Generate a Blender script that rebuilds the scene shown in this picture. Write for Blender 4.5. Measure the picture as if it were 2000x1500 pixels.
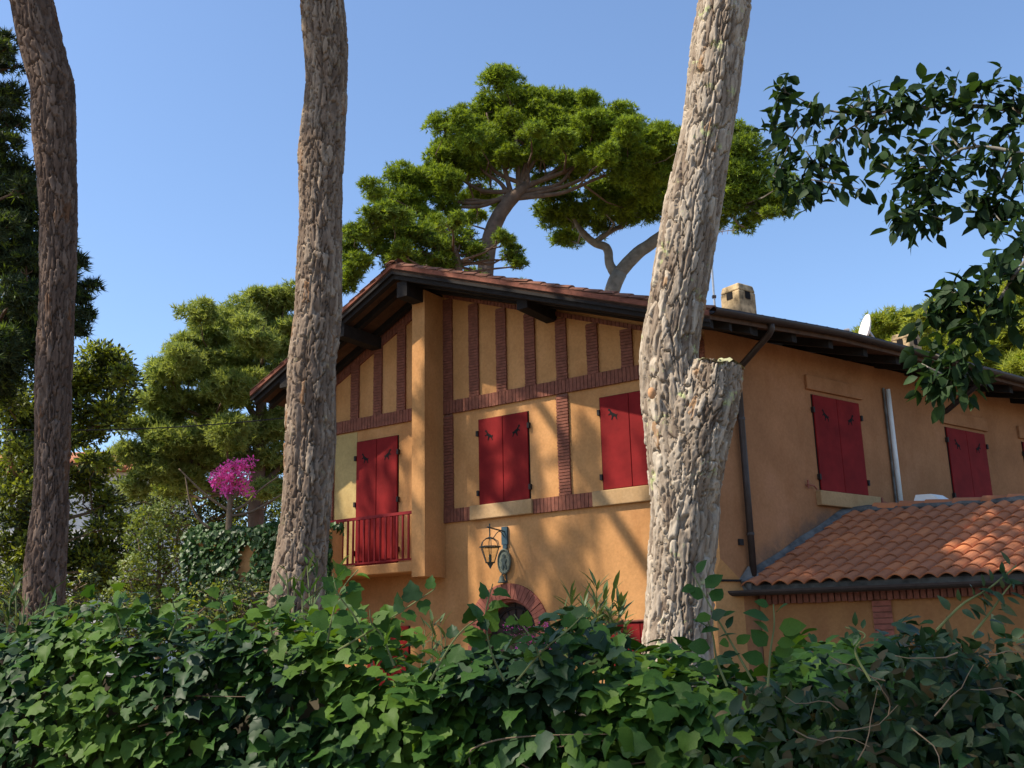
import bpy, math, random
import numpy as np
from mathutils import Matrix, Vector, Euler
R = math.radians
rng = np.random.default_rng(7)
random.seed(7)
scene = bpy.context.scene
for o in list(bpy.data.objects):
    bpy.data.objects.remove(o)

# ------------------------------------------------------------------ camera, sky, sun
EYE = 1.6
cam_d = bpy.data.cameras.new('camera')
cam = bpy.data.objects.new('camera', cam_d)
scene.collection.objects.link(cam)
cam_d.sensor_width = 36.0
cam_d.lens = 37.08
cam_d.clip_start = 0.05
cam_d.clip_end = 3000
cam.matrix_world = Matrix.Translation((0, 0, EYE)) @ Euler((R(90 + 14.8), 0, 0)).to_matrix().to_4x4() @ Matrix.Rotation(R(-1.3), 4, 'Z')
scene.camera = cam

SUN_HEAD, SUN_EL = -106.0, 52.0
world = bpy.data.worlds.new('World')
scene.world = world
world.use_nodes = True
wn = world.node_tree
bg = wn.nodes['Background']
sky = wn.nodes.new('ShaderNodeTexSky')
sky.sky_type = 'NISHITA'
sky.sun_disc = False
sky.sun_elevation = R(SUN_EL)
sky.sun_rotation = R(SUN_HEAD % 360)
sky.altitude = 0
sky.air_density = 1.0
sky.dust_density = 0.7
sky.ozone_density = 4.0
wn.links.new(sky.outputs[0], bg.inputs[0])
bg.inputs[1].default_value = 0.15

sun_d = bpy.data.lights.new('sun', 'SUN')
sun_d.energy = 4.9
sun_d.angle = R(0.55)
sun_d.color = (1.0, 0.90, 0.74)
sun = bpy.data.objects.new('sun', sun_d)
scene.collection.objects.link(sun)
sdir = Vector((math.sin(R(SUN_HEAD)) * math.cos(R(SUN_EL)), math.cos(R(SUN_HEAD)) * math.cos(R(SUN_EL)), math.sin(R(SUN_EL))))
sun.rotation_euler = sdir.to_track_quat('Z', 'Y').to_euler()
sun.location = (-12, -6, 20)

scene.view_settings.view_transform = 'Standard'
scene.view_settings.look = 'None'
scene.view_settings.exposure = 0.68
scene.view_settings.gamma = 1.0
scene.view_settings.use_curve_mapping = False

# ------------------------------------------------------------------ materials
def new_mat(name):
    m = bpy.data.materials.new(name)
    m.use_nodes = True
    nt = m.node_tree
    return m, nt, nt.nodes['Principled BSDF']

def noise(nt, scale, detail=4, rough=0.6, vec=None, stretch=None):
    tc = nt.nodes.new('ShaderNodeTexCoord')
    n = nt.nodes.new('ShaderNodeTexNoise')
    n.inputs['Scale'].default_value = scale
    n.inputs['Detail'].default_value = detail
    n.inputs['Roughness'].default_value = rough
    src = tc.outputs['Object']
    if stretch:
        mp = nt.nodes.new('ShaderNodeMapping')
        mp.inputs['Scale'].default_value = stretch
        nt.links.new(src, mp.inputs['Vector'])
        src = mp.outputs[0]
    nt.links.new(src, n.inputs['Vector'])
    return n.outputs['Fac']

def ramp(nt, fac, stops):
    r = nt.nodes.new('ShaderNodeValToRGB')
    e = r.color_ramp.elements
    while len(e) < len(stops):
        e.new(0.5)
    for i, (p, c) in enumerate(stops):
        e[i].position = p
        e[i].color = (*c, 1)
    nt.links.new(fac, r.inputs[0])
    return r.outputs[0]

def mixc(nt, a, b, fac, mode='MIX'):
    m = nt.nodes.new('ShaderNodeMix')
    m.data_type = 'RGBA'
    m.blend_type = mode
    for sock, v in ((m.inputs[0], fac), (m.inputs[6], a), (m.inputs[7], b)):
        if hasattr(v, 'is_linked'):
            nt.links.new(v, sock)
        else:
            sock.default_value = v if isinstance(v, (int, float)) else (*v, 1)
    return m.outputs[2]

def bump(nt, bsdf, height, strength=0.3, dist=0.01):
    b = nt.nodes.new('ShaderNodeBump')
    b.inputs['Strength'].default_value = strength
    b.inputs['Distance'].default_value = dist
    nt.links.new(height, b.inputs['Height'])
    nt.links.new(b.outputs[0], bsdf.inputs['Normal'])

def simple(name, col, var=0.25, scale=6, rough=0.7, bumps=0.15, bscale=60, metal=0.0, spec=0.3):
    m, nt, b = new_mat(name)
    f = noise(nt, scale, 5)
    lo = tuple(c * (1 - var) for c in col)
    hi = tuple(min(1, c * (1 + var)) for c in col)
    nt.links.new(ramp(nt, f, [(0.3, lo), (0.7, hi)]), b.inputs['Base Color'])
    b.inputs['Roughness'].default_value = rough
    b.inputs['Metallic'].default_value = metal
    b.inputs['Specular IOR Level'].default_value = spec
    if bumps:
        bump(nt, b, noise(nt, bscale, 4), bumps, 0.004)
    return m

def plaster(name, col, stain=(0.30, 0.13, 0.05), mould=False):
    m, nt, b = new_mat(name)
    a = noise(nt, 0.9, 6, 0.65)
    c1 = ramp(nt, a, [(0.28, tuple(x * 0.76 for x in col)), (0.52, col), (0.75, (min(1, col[0] * 1.16), col[1] * 1.20, col[2] * 1.35))])
    drip = noise(nt, 2.2, 5, 0.6, stretch=(1.2, 1.2, 0.45))
    f = ramp(nt, drip, [(0.48, (0, 0, 0)), (0.78, (0.75, 0.75, 0.75))])
    c2 = mixc(nt, c1, stain, f)
    big = noise(nt, 0.38, 4, 0.6)
    c2 = mixc(nt, c2, ramp(nt, big, [(0.35, (0.80, 0.78, 0.74)), (0.65, (1.08, 1.08, 1.08))]), 0.8, 'MULTIPLY')
    fine = noise(nt, 26, 5)
    c3 = mixc(nt, c2, ramp(nt, fine, [(0.3, (0.78, 0.78, 0.78)), (0.7, (1.06, 1.06, 1.06))]), 0.7, 'MULTIPLY')
    if mould:
        # grey mould on the side wall just above the flashing of the lower roof
        tc = nt.nodes.new('ShaderNodeTexCoord')
        def dot(v):
            d = nt.nodes.new('ShaderNodeVectorMath'); d.operation = 'DOT_PRODUCT'
            nt.links.new(tc.outputs['Object'], d.inputs[0]); d.inputs[1].default_value = v
            return d.outputs['Value']
        def mr(val, a0, a1, b0, b1):
            r = nt.nodes.new('ShaderNodeMapRange'); r.interpolation_type = 'SMOOTHSTEP'
            nt.links.new(val, r.inputs[0])
            for i_, x_ in enumerate((a0, a1, b0, b1)):
                r.inputs[1 + i_].default_value = x_
            return r.outputs[0]
        def mul(p, q):
            k = nt.nodes.new('ShaderNodeMath'); k.operation = 'MULTIPLY'
            nt.links.new(p, k.inputs[0]); nt.links.new(q, k.inputs[1])
            return k.outputs[0]
        hgt = dot((-0.456 * 0.80386, -0.456 * 0.59482, 1.0))
        along = dot((0.80386, 0.59482, 0.0))
        f1 = mr(hgt, 2.36, 2.80, 1.0, 0.0)
        f2 = mul(mr(along, 0.35, 0.9, 0.0, 1.0), mr(along, 2.0, 3.2, 1.0, 0.0))
        f3 = mr(noise(nt, 3.5, 6, 0.7), 0.28, 0.66, 0.0, 0.9)
        c3 = mixc(nt, c3, (0.07, 0.065, 0.058), mul(mul(f1, f2), f3))
    nt.links.new(c3, b.inputs['Base Color'])
    b.inputs['Roughness'].default_value = 0.92
    b.inputs['Specular IOR Level'].default_value = 0.15
    bump(nt, b, noise(nt, 45, 6, 0.7), 0.35, 0.006)
    return m

def tile_mat(name, base):
    m, nt, b = new_mat(name)
    oi = nt.nodes.new('ShaderNodeObjectInfo')
    hue = ramp(nt, oi.outputs['Random'], [(0.0, tuple(x * 0.82 for x in base)), (0.35, (base[0] * 0.85, base[1] * 0.9, base[2] * 1.0)), (0.7, base), (0.95, (base[0] * 1.18, base[1] * 1.18, base[2] * 1.1))])
    dirt = noise(nt, 9, 6, 0.7)
    c = mixc(nt, hue, (0.14, 0.10, 0.075), ramp(nt, dirt, [(0.45, (0, 0, 0)), (0.8, (0.4, 0.4, 0.4))]))
    nt.links.new(c, b.inputs['Base Color'])
    b.inputs['Roughness'].default_value = 0.85
    b.inputs['Specular IOR Level'].default_value = 0.25
    bump(nt, b, noise(nt, 60, 5), 0.3, 0.004)
    return m

def leaf_mat(name, col, trans=0.3, rough=0.45, spec=0.35, var=0.3, scale=3.0, tcol=None):
    m, nt, b = new_mat(name)
    f = noise(nt, scale, 3)
    lo = tuple(c * (1 - var) for c in col)
    hi = tuple(c * (1 + var) for c in col)
    c = ramp(nt, f, [(0.3, lo), (0.7, hi)])
    nt.links.new(c, b.inputs['Base Color'])
    b.inputs['Roughness'].default_value = rough
    b.inputs['Specular IOR Level'].default_value = spec
    t = nt.nodes.new('ShaderNodeBsdfTranslucent')
    tc = tcol or (col[0] * 1.6, col[1] * 1.5, col[2] * 0.7)
    t.inputs[0].default_value = (*tc, 1)
    mx = nt.nodes.new('ShaderNodeMixShader')
    mx.inputs[0].default_value = trans
    nt.links.new(b.outputs[0], mx.inputs[1])
    nt.links.new(t.outputs[0], mx.inputs[2])
    nt.links.new(mx.outputs[0], nt.nodes['Material Output'].inputs['Surface'])
    return m

def bark_mat(name, c0, c1, c2, lichen=0.0):
    # per-plate tone comes from the mesh attribute 'tone' (each plate its own colour), grain from noise
    m, nt, b = new_mat(name)
    at = nt.nodes.new('ShaderNodeAttribute')
    at.attribute_name = 'tone'
    c = ramp(nt, at.outputs['Fac'], [(0.0, c0), (0.45, c1), (0.8, c2), (1.0, (c1[0] * 1.05, c1[1] * 0.82, c1[2] * 0.62))])
    g = noise(nt, 30, 6, 0.7, stretch=(1, 1, 0.35))
    c = mixc(nt, c, ramp(nt, g, [(0.3, (0.62, 0.6, 0.58)), (0.7, (1.12, 1.1, 1.08))]), 0.8, 'MULTIPLY')
    if lichen:
        l = noise(nt, 5.5, 6, 0.75)
        c = mixc(nt, c, (0.42, 0.46, 0.20), ramp(nt, l, [(0.60, (0, 0, 0)), (0.66, (lichen, lichen, lichen))]))
    nt.links.new(c, b.inputs['Base Color'])
    b.inputs['Roughness'].default_value = 0.95
    b.inputs['Specular IOR Level'].default_value = 0.1
    bump(nt, b, noise(nt, 70, 6, 0.75, stretch=(1, 1, 0.4)), 0.5, 0.01)
    return m

M = {}
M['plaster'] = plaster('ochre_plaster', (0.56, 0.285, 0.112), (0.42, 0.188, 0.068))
M['plaster_dark'] = plaster('ochre_plaster_shaded', (0.42, 0.195, 0.090), (0.31, 0.130, 0.054), mould=True)  # side-wall copy of the plaster, its shade and warm bounce put into colour
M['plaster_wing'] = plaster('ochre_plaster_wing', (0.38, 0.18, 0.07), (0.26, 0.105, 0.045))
M['plaster_yellow'] = plaster('yellow_plaster', (0.52, 0.38, 0.16), (0.40, 0.26, 0.10))
M['sill'] = plaster('pale_sill_plaster', (0.47, 0.30, 0.15), (0.34, 0.20, 0.09))
M['brick'] = simple('red_brick', (0.19, 0.068, 0.043), 0.3, 14, 0.9, 0.3, 80)
M['mortar'] = simple('brick_mortar', (0.17, 0.075, 0.052), 0.2, 20, 0.95, 0.3, 90)
M['archbrick'] = simple('arch_brick', (0.27, 0.090, 0.060), 0.3, 9, 0.9, 0.3, 80)
M['shutter'] = simple('red_shutter_paint', (0.185, 0.0125, 0.0125), 0.26, 3, 0.7, 0.12, 30, spec=0.08)
M['rail'] = simple('red_rail_paint', (0.20, 0.014, 0.015), 0.15, 8, 0.6, 0.05, 40, spec=0.15)
M['black'] = simple('dark_iron', (0.018, 0.014, 0.013), 0.2, 20, 0.7, 0.1, 80)
M['void'] = simple('painted_opening_shade', (0.006, 0.005, 0.005), 0.1, 10, 0.95, 0)  # flat black plates paint the darkness of gaps and openings
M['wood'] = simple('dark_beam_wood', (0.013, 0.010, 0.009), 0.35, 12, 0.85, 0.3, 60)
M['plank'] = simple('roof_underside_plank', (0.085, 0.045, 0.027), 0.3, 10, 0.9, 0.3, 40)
M['tile'] = tile_mat('clay_tile', (0.44, 0.155, 0.066))
M['oldtile'] = tile_mat('old_clay_tile', (0.21, 0.085, 0.048))
M['gutter'] = simple('brown_gutter_metal', (0.055, 0.042, 0.038), 0.2, 8, 0.5, 0.05, 60, metal=0.4)
M['flash'] = simple('lead_flashing', (0.105, 0.102, 0.095), 0.6, 6, 0.75, 0.3, 30)
M['pvc'] = simple('white_pvc', (0.74, 0.72, 0.68), 0.08, 5, 0.5, 0.05, 30)
M['stone'] = simple('chimney_stone', (0.34, 0.25, 0.14), 0.75, 7, 0.95, 0.6, 25)
M['iron'] = simple('green_grey_iron', (0.055, 0.075, 0.072), 0.3, 15, 0.6, 0.2, 60, metal=0.3)
M['blueiron'] = simple('blue_painted_iron', (0.035, 0.072, 0.090), 0.25, 12, 0.55, 0.1, 60)
M['medal'] = simple('weathered_bronze', (0.13, 0.15, 0.12), 0.35, 30, 0.7, 0.3, 60, metal=0.2)
M['door'] = simple('old_door_wood', (0.05, 0.03, 0.022), 0.3, 9, 0.7, 0.2, 40)
M['dish'] = simple('dish_enamel', (0.75, 0.74, 0.70), 0.05, 5, 0.4, 0)
M['steel'] = simple('galvanised_steel', (0.45, 0.45, 0.45), 0.15, 12, 0.45, 0.05, 50, metal=0.6)
M['white'] = plaster('white_render', (0.74, 0.72, 0.68), (0.5, 0.47, 0.42))
M['ground'] = simple('dry_earth', (0.16, 0.12, 0.075), 0.4, 0.6, 0.95, 0.5, 8)
M['hedgewall'] = simple('garden_wall_stone', (0.10, 0.085, 0.06), 0.4, 3, 0.95, 0.4, 20)
M['twig'] = simple('twig_bark', (0.17, 0.12, 0.075), 0.3, 18, 0.9, 0.2, 60)
M['stem'] = simple('green_stem', (0.12, 0.14, 0.05), 0.3, 14, 0.8, 0.1, 60)
M['limb'] = simple('pine_limb_bark', (0.125, 0.085, 0.062), 0.35, 5, 0.95, 0.5, 14)
M['limbgrey'] = simple('grey_limb_bark', (0.20, 0.175, 0.145), 0.35, 5, 0.95, 0.5, 14)
gm = bpy.data.materials.new('lantern_glass'); gm.use_nodes = True
g_b = gm.node_tree.nodes['Principled BSDF']
g_b.inputs['Base Color'].default_value = (0.9, 0.92, 0.9, 1)
g_b.inputs['Transmission Weight'].default_value = 1.0
g_b.inputs['Roughness'].default_value = 0.08
g_b.inputs['IOR'].default_value = 1.1
gn = noise(gm.node_tree, 20, 3)
gm.node_tree.links.new(ramp(gm.node_tree, gn, [(0.3, (0.78, 0.80, 0.76)), (0.7, (0.92, 0.93, 0.9))]), g_b.inputs['Base Color'])
M['glass'] = gm
M['bark3'] = bark_mat('pale_pine_bark', (0.15, 0.105, 0.075), (0.325, 0.262, 0.200), (0.49, 0.42, 0.335), 0.75)
M['bark2'] = bark_mat('brown_pine_bark', (0.105, 0.072, 0.052), (0.215, 0.160, 0.120), (0.34, 0.27, 0.205), 0.12)
M['bark1'] = bark_mat('reddish_pine_bark', (0.072, 0.049, 0.038), (0.135, 0.093, 0.072), (0.205, 0.150, 0.118))
M['cut'] = simple('mossy_cut_wood', (0.30, 0.29, 0.16), 0.4, 9, 0.95, 0.5, 30)
M['scar'] = simple('orange_branch_scar', (0.52, 0.27, 0.13), 0.15, 20, 0.9, 0.2, 40)
# foliage
M['pine_a'] = leaf_mat('stone_pine_needles', (0.180, 0.250, 0.026), 0.42, 0.6, 0.2, 0.35, 0.35)
M['pine_b'] = leaf_mat('stone_pine_needles_dark', (0.100, 0.150, 0.026), 0.34, 0.6, 0.2, 0.3, 0.4)
M['pine_c'] = leaf_mat('young_pine_needles', (0.235, 0.285, 0.090), 0.45, 0.6, 0.2, 0.35, 0.35)
M['pine_d'] = leaf_mat('deep_green_needles', (0.030, 0.048, 0.022), 0.15, 0.6, 0.2, 0.3, 0.4)
M['pine_r'] = leaf_mat('bright_pine_needles', (0.28, 0.32, 0.055), 0.45, 0.6, 0.2, 0.3, 0.4)
M['broad'] = leaf_mat('broadleaf_green', (0.185, 0.225, 0.030), 0.38, 0.5, 0.3, 0.4, 0.4)
M['broad_dark'] = leaf_mat('broadleaf_dark', (0.036, 0.052, 0.018), 0.2, 0.5, 0.3, 0.3, 0.4)
M['shrub'] = leaf_mat('pale_shrub_green', (0.13, 0.17, 0.04), 0.3, 0.5, 0.3, 0.35, 0.6)
M['ivy0'] = leaf_mat('ivy_leaf', (0.031, 0.078, 0.012), 0.25, 0.55, 0.16, 0.25, 14)
M['ivy1'] = leaf_mat('ivy_leaf_dark', (0.016, 0.043, 0.011), 0.16, 0.5, 0.2, 0.25, 14)
M['ivy2'] = leaf_mat('ivy_leaf_young', (0.066, 0.128, 0.016), 0.32, 0.55, 0.16, 0.2, 14)
M['ivy3'] = leaf_mat('ivy_leaf_blue', (0.020, 0.045, 0.020), 0.12, 0.5, 0.22, 0.2, 14)
M['elea0'] = leaf_mat('grey_green_leaf', (0.032, 0.060, 0.018), 0.18, 0.5, 0.35, 0.3, 12)
M['elea1'] = leaf_mat('olive_leaf', (0.048, 0.065, 0.020), 0.18, 0.55, 0.3, 0.3, 12)
M['elea2'] = leaf_mat('dry_brown_leaf', (0.10, 0.075, 0.035), 0.15, 0.7, 0.2, 0.3, 12)
M['oak0'] = leaf_mat('evergreen_leaf', (0.015, 0.034, 0.010), 0.28, 0.6, 0.15, 0.3, 10)
M['oak1'] = leaf_mat('evergreen_leaf_light', (0.028, 0.058, 0.016), 0.32, 0.6, 0.18, 0.3, 10)
M['oleander'] = leaf_mat('oleander_leaf', (0.070, 0.105, 0.035), 0.22, 0.5, 0.35, 0.3, 8)
M['magenta'] = leaf_mat('magenta_bracts', (0.85, 0.15, 0.50), 0.4, 0.6, 0.2, 0.3, 5, tcol=(0.9, 0.10, 0.5))
M['wallivy'] = leaf_mat('creeper_leaf', (0.040, 0.085, 0.018), 0.22, 0.45, 0.35, 0.35, 2.5)

# ------------------------------------------------------------------ mesh helpers
WL = {}          # world location of every object (parents are only ever translated)

def reg(o, parent, org):
    scene.collection.objects.link(o)
    org = Vector(org)
    WL[o.name] = org
    if parent is not None:
        o.parent = parent
        o.location = org - WL[parent.name]
    else:
        o.location = org
    return o

def tag(o, label=None, cat=None, group=None, kind=None):
    for k, v in (('label', label), ('category', cat), ('group', group), ('kind', kind)):
        if v:
            o[k] = v
    return o

def empty(name, org, label=None, cat=None, group=None):
    o = bpy.data.objects.new(name, None)
    o.empty_display_size = 0.2
    reg(o, None, org)
    return tag(o, label, cat, group)

def mesh_obj(name, V, F, mat, parent=None, org=None, smooth=False):
    V = [Vector(v) for v in V]
    if org is None:
        org = WL[parent.name] if parent is not None else Vector((0, 0, 0))
    org = Vector(org)
    me = bpy.data.meshes.new(name)
    me.from_pydata([tuple(v - org) for v in V], [], [tuple(f) for f in F])
    mats = mat if isinstance(mat, (list, tuple)) else [mat]
    for m in mats:
        me.materials.append(M[m])
    if smooth:
        me.polygons.foreach_set('use_smooth', [True] * len(me.polygons))
    me.update()
    o = bpy.data.objects.new(name, me)
    return reg(o, parent, org)

def tri_obj(name, V, T, mats, parent=None, org=None, midx=None, smooth=False, attr=None):
    """fast path: V (n,3) float, T (m,3) or (m,4) int"""
    V = np.asarray(V, dtype=np.float32)
    T = np.asarray(T, dtype=np.int32)
    if org is None:
        org = WL[parent.name] if parent is not None else Vector((0, 0, 0))
    org = Vector(org)
    V = V - np.array(org, dtype=np.float32)
    k = T.shape[1]
    me = bpy.data.meshes.new(name)
    me.vertices.add(len(V))
    me.vertices.foreach_set('co', V.ravel())
    me.loops.add(T.size)
    me.loops.foreach_set('vertex_index', T.ravel())
    me.polygons.add(len(T))
    me.polygons.foreach_set('loop_start', np.arange(0, T.size, k, dtype=np.int32))
    for m in (mats if isinstance(mats, (list, tuple)) else [mats]):
        me.materials.append(M[m])
    if midx is not None:
        me.polygons.foreach_set('material_index', np.asarray(midx, dtype=np.int32))
    if smooth:
        me.polygons.foreach_set('use_smooth', np.ones(len(T), dtype=bool))
    if attr is not None:
        a = me.attributes.new('tone', 'FLOAT', 'POINT')
        a.data.foreach_set('value', np.asarray(attr, dtype=np.float32))
    me.update(calc_edges=True)
    me.validate()
    o = bpy.data.objects.new(name, me)
    return reg(o, parent, org)

BOXF = [(0, 3, 2, 1), (4, 5, 6, 7), (0, 1, 5, 4), (1, 2, 6, 5), (2, 3, 7, 6), (3, 0, 4, 7)]

class MB:
    def __init__(s):
        s.V, s.F = [], []
    def add(s, V, F):
        b = len(s.V)
        s.V += [Vector(v) for v in V]
        s.F += [tuple(i + b for i in f) for f in F]
        return s
    def hexa(s, c):            # 8 corners: bottom ring, top ring
        return s.add(c, BOXF)
    def box(s, fr, u0, u1, n0, n1, z0, z1):
        return s.hexa([fr(u0, n0, z0), fr(u1, n0, z0), fr(u1, n1, z0), fr(u0, n1, z0),
                       fr(u0, n0, z1), fr(u1, n0, z1), fr(u1, n1, z1), fr(u0, n1, z1)])
    def tube(s, P, rad, seg=8, cap=True):
        P = [Vector(p) for p in P]
        if not isinstance(rad, (list, tuple)):
            rad = [rad] * len(P)
        rings = []
        prev = None
        for i, p in enumerate(P):
            t = (P[min(i + 1, len(P) - 1)] - P[max(i - 1, 0)]).normalized()
            a = Vector((0, 0, 1)) if abs(t.z) < 0.9 else Vector((1, 0, 0))
            if prev is not None:
                a = prev
            x = (a - t * a.dot(t)).normalized()
            prev = x
            y = t.cross(x)
            rings.append([p + (x * math.cos(2 * math.pi * k / seg) + y * math.sin(2 * math.pi * k / seg)) * rad[i] for k in range(seg)])
        b = len(s.V)
        for r in rings:
            s.V += r
        for i in range(len(P) - 1):
            for k in range(seg):
                k2 = (k + 1) % seg
                s.F.append((b + i * seg + k, b + i * seg + k2, b + (i + 1) * seg + k2, b + (i + 1) * seg + k))
        if cap:
            s.F.append(tuple(b + k for k in range(seg))[::-1])
            e = b + (len(P) - 1) * seg
            s.F.append(tuple(e + k for k in range(seg)))
        return s
    def prism(s, pts, off):    # planar outline pts extruded by vector off
        n = len(pts)
        off = Vector(off)
        b = len(s.V)
        s.V += [Vector(p) for p in pts] + [Vector(p) + off for p in pts]
        s.F.append(tuple(b + i for i in range(n)))
        s.F.append(tuple(b + n + i for i in range(n))[::-1])
        for i in range(n):
            j = (i + 1) % n
            s.F.append((b + j, b + i, b + n + i, b + n + j))
        return s
    def obj(s, name, mat, parent=None, org=None, smooth=False):
        o = mesh_obj(name, s.V, s.F, mat, parent, org, smooth)
        import bmesh
        bm = bmesh.new()
        bm.from_mesh(o.data)
        bmesh.ops.recalc_face_normals(bm, faces=bm.faces)
        bm.to_mesh(o.data)
        bm.free()
        return o

# ---- smooth value noise in numpy
def hash2(ix, iy, s=0):
    h = np.sin(ix * 127.1 + iy * 311.7 + s * 74.7) * 43758.5453
    return h - np.floor(h)

def vnoise(x, y, s=0, px_=None):
    ix, iy = np.floor(x), np.floor(y)
    fx, fy = x - ix, y - iy
    fx, fy = fx * fx * (3 - 2 * fx), fy * fy * (3 - 2 * fy)
    w = (lambda v: np.mod(v, px_)) if px_ else (lambda v: v)
    a, b = hash2(w(ix), iy, s), hash2(w(ix + 1), iy, s)
    c, d = hash2(w(ix), iy + 1, s), hash2(w(ix + 1), iy + 1, s)
    return (a * (1 - fx) + b * fx) * (1 - fy) + (c * (1 - fx) + d * fx) * fy

def spline(P, n):
    """Catmull-Rom resample of rows (x,y,z,r)"""
    P = np.asarray(P, float)
    L = np.concatenate([[0], np.cumsum(np.linalg.norm(np.diff(P[:, :3], axis=0), axis=1))])
    t = np.linspace(0, L[-1], n)
    out = np.zeros((n, P.shape[1]))
    i = np.clip(np.searchsorted(L, t, 'right') - 1, 0, len(P) - 2)
    h = L[i + 1] - L[i]
    s = ((t - L[i]) / h)[:, None]
    m = np.zeros_like(P)
    m[1:-1] = (P[2:] - P[:-2]) / (L[2:] - L[:-2])[:, None]
    m[0] = (P[1] - P[0]) / (L[1] - L[0])
    m[-1] = (P[-1] - P[-2]) / (L[-1] - L[-2])
    hh = h[:, None]
    out = (2 * s**3 - 3 * s**2 + 1) * P[i] + (s**3 - 2 * s**2 + s) * hh * m[i] + (-2 * s**3 + 3 * s**2) * P[i + 1] + (s**3 - s**2) * hh * m[i + 1]
    return out, t

def bark_tube(path, nA, nL, cw=0.085, ch=0.22, depth=0.022, seed=0, cap=False):
    """tapered trunk with bark plates as relief: cellular plates with recessed fissures"""
    C, t = spline(path, nL)
    P, rad = C[:, :3], C[:, 3]
    T = np.gradient(P, axis=0)
    T /= np.linalg.norm(T, axis=1)[:, None]
    ref = np.array([0.0, -1.0, 0.0])
    X = ref - T * (T @ ref)[:, None]
    X /= np.linalg.norm(X, axis=1)[:, None]
    Y = np.cross(T, X)
    th = np.linspace(0, 2 * np.pi, nA, endpoint=False)
    r0 = np.median(rad)
    nc = max(6, int(round(2 * np.pi * r0 / cw)))
    gx = np.tile(th / (2 * np.pi) * nc, (nL, 1))
    gy = np.tile((t / ch)[:, None], (1, nA))
    wx = (vnoise(gx * 1.3, gy * 1.4, seed + 1, None) - 0.5) * 0.7 + (vnoise(gx * 3.1, gy * 5.0, seed + 5) - 0.5) * 0.35
    wx *= np.clip(np.minimum(gx, nc - gx), 0, 1)
    wy = (vnoise(gx * 1.7, gy * 1.5, seed + 2) - 0.5) * 0.9
    qx, qy = gx + wx, gy + wy
    ix, iy = np.floor(qx), np.floor(qy)
    F1 = np.full(qx.shape, 9.0)
    F2 = np.full(qx.shape, 9.0)
    ID = np.zeros(qx.shape)
    for dx in (-1, 0, 1):
        for dy in (-1, 0, 1):
            cx, cy = ix + dx, iy + dy
            wxp = np.mod(cx, nc)
            jx = cx + 0.5 + (hash2(wxp, cy, seed) - 0.5) * 0.85
            jy = cy + 0.5 + (hash2(wxp, cy, seed + 9) - 0.5) * 0.9
            d = np.abs(qx - jx) ** 1.3 + np.abs(qy - jy) ** 1.3
            idv = hash2(wxp, cy, seed + 3)
            lt = d < F1
            F2 = np.where(lt, F1, np.minimum(F2, d))
            ID = np.where(lt, idv, ID)
            F1 = np.where(lt, d, F1)
    edge = np.clip((F2 - F1) / 0.22, 0, 1)
    plate = np.clip(edge * 2.2 - 0.35, 0, 1)
    fl = vnoise(gx * 2.0 + wx, gy * 2.4 + wy * 2, seed + 7) * 0.65 + vnoise(gx * 5.0, gy * 6.0, seed + 17) * 0.35
    k5 = fl * 5.0
    flake = (np.floor(k5) + np.clip((k5 - np.floor(k5)) * 4.0 - 3.0, 0, 1)) / 5.0      # terraces: flaking layers
    fine = vnoise(gx * 12.0, gy * 9.0, seed + 8)
    vr = np.abs(vnoise(gx * 1.25 + wx * 0.8, gy * 0.42, seed + 21) - 0.5) * 2.0
    fiss = np.clip(1 - vr / 0.16, 0, 1) ** 1.5                                               # long vertical fissures
    big = vnoise(gx * 0.35, gy * 0.4, seed + 4) - 0.5
    crack = np.maximum(1 - plate, 0.9 * fiss)
    disp = depth * (0.36 * (ID - 0.5) * plate + 0.42 * (flake - 0.5) + 0.16 * (fine - 0.5)) - 1.15 * depth * crack + big * r0 * 0.10
    rr = rad[:, None] + disp
    V = P[:, None, :] + rr[..., None] * (X[:, None, :] * np.cos(th)[None, :, None] + Y[:, None, :] * np.sin(th)[None, :, None])
    idx = np.arange(nL * nA).reshape(nL, nA)
    a = idx[:-1]
    b = idx[1:]
    Q = np.stack([a, np.roll(a, -1, 1), np.roll(b, -1, 1), b], -1).reshape(-1, 4)
    tone = np.clip(ID * 0.55 + 0.55 * flake - 0.05, 0, 0.80) + np.where(ID > 0.965, 0.25, 0)
    return V.reshape(-1, 3), Q, tone.ravel(), P, rad

# ---- leaf templates (built along +Y, normal +Z)
def ivy_leaf(fold=0.22, lobes=1.0, curl=0.12):
    o = [(0, 0), (0.24, -0.09), (0.47, 0.05), (0.53, 0.25), (0.41, 0.38), (0.40, 0.60), (0.20, 0.74), (0, 1.0)]
    o = [(x * (1 if i in (0, 7) else lobes), y) for i, (x, y) in enumerate(o)]
    right = o[1:-1]
    pts = [o[0]] + right + [o[-1]] + [(-x, y) for x, y in right[::-1]]
    V = [(x, y - 0.05, abs(x) * fold - curl * (y - 0.3) ** 2 - 0.22 * max(0.0, abs(x) - 0.3) * 2) for x, y in pts]
    V.append((0, 0.33, -0.02))
    n = len(pts)
    T = [(i, (i + 1) % n, n) for i in range(n)]
    return np.array(V, float), np.array(T, int)

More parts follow.
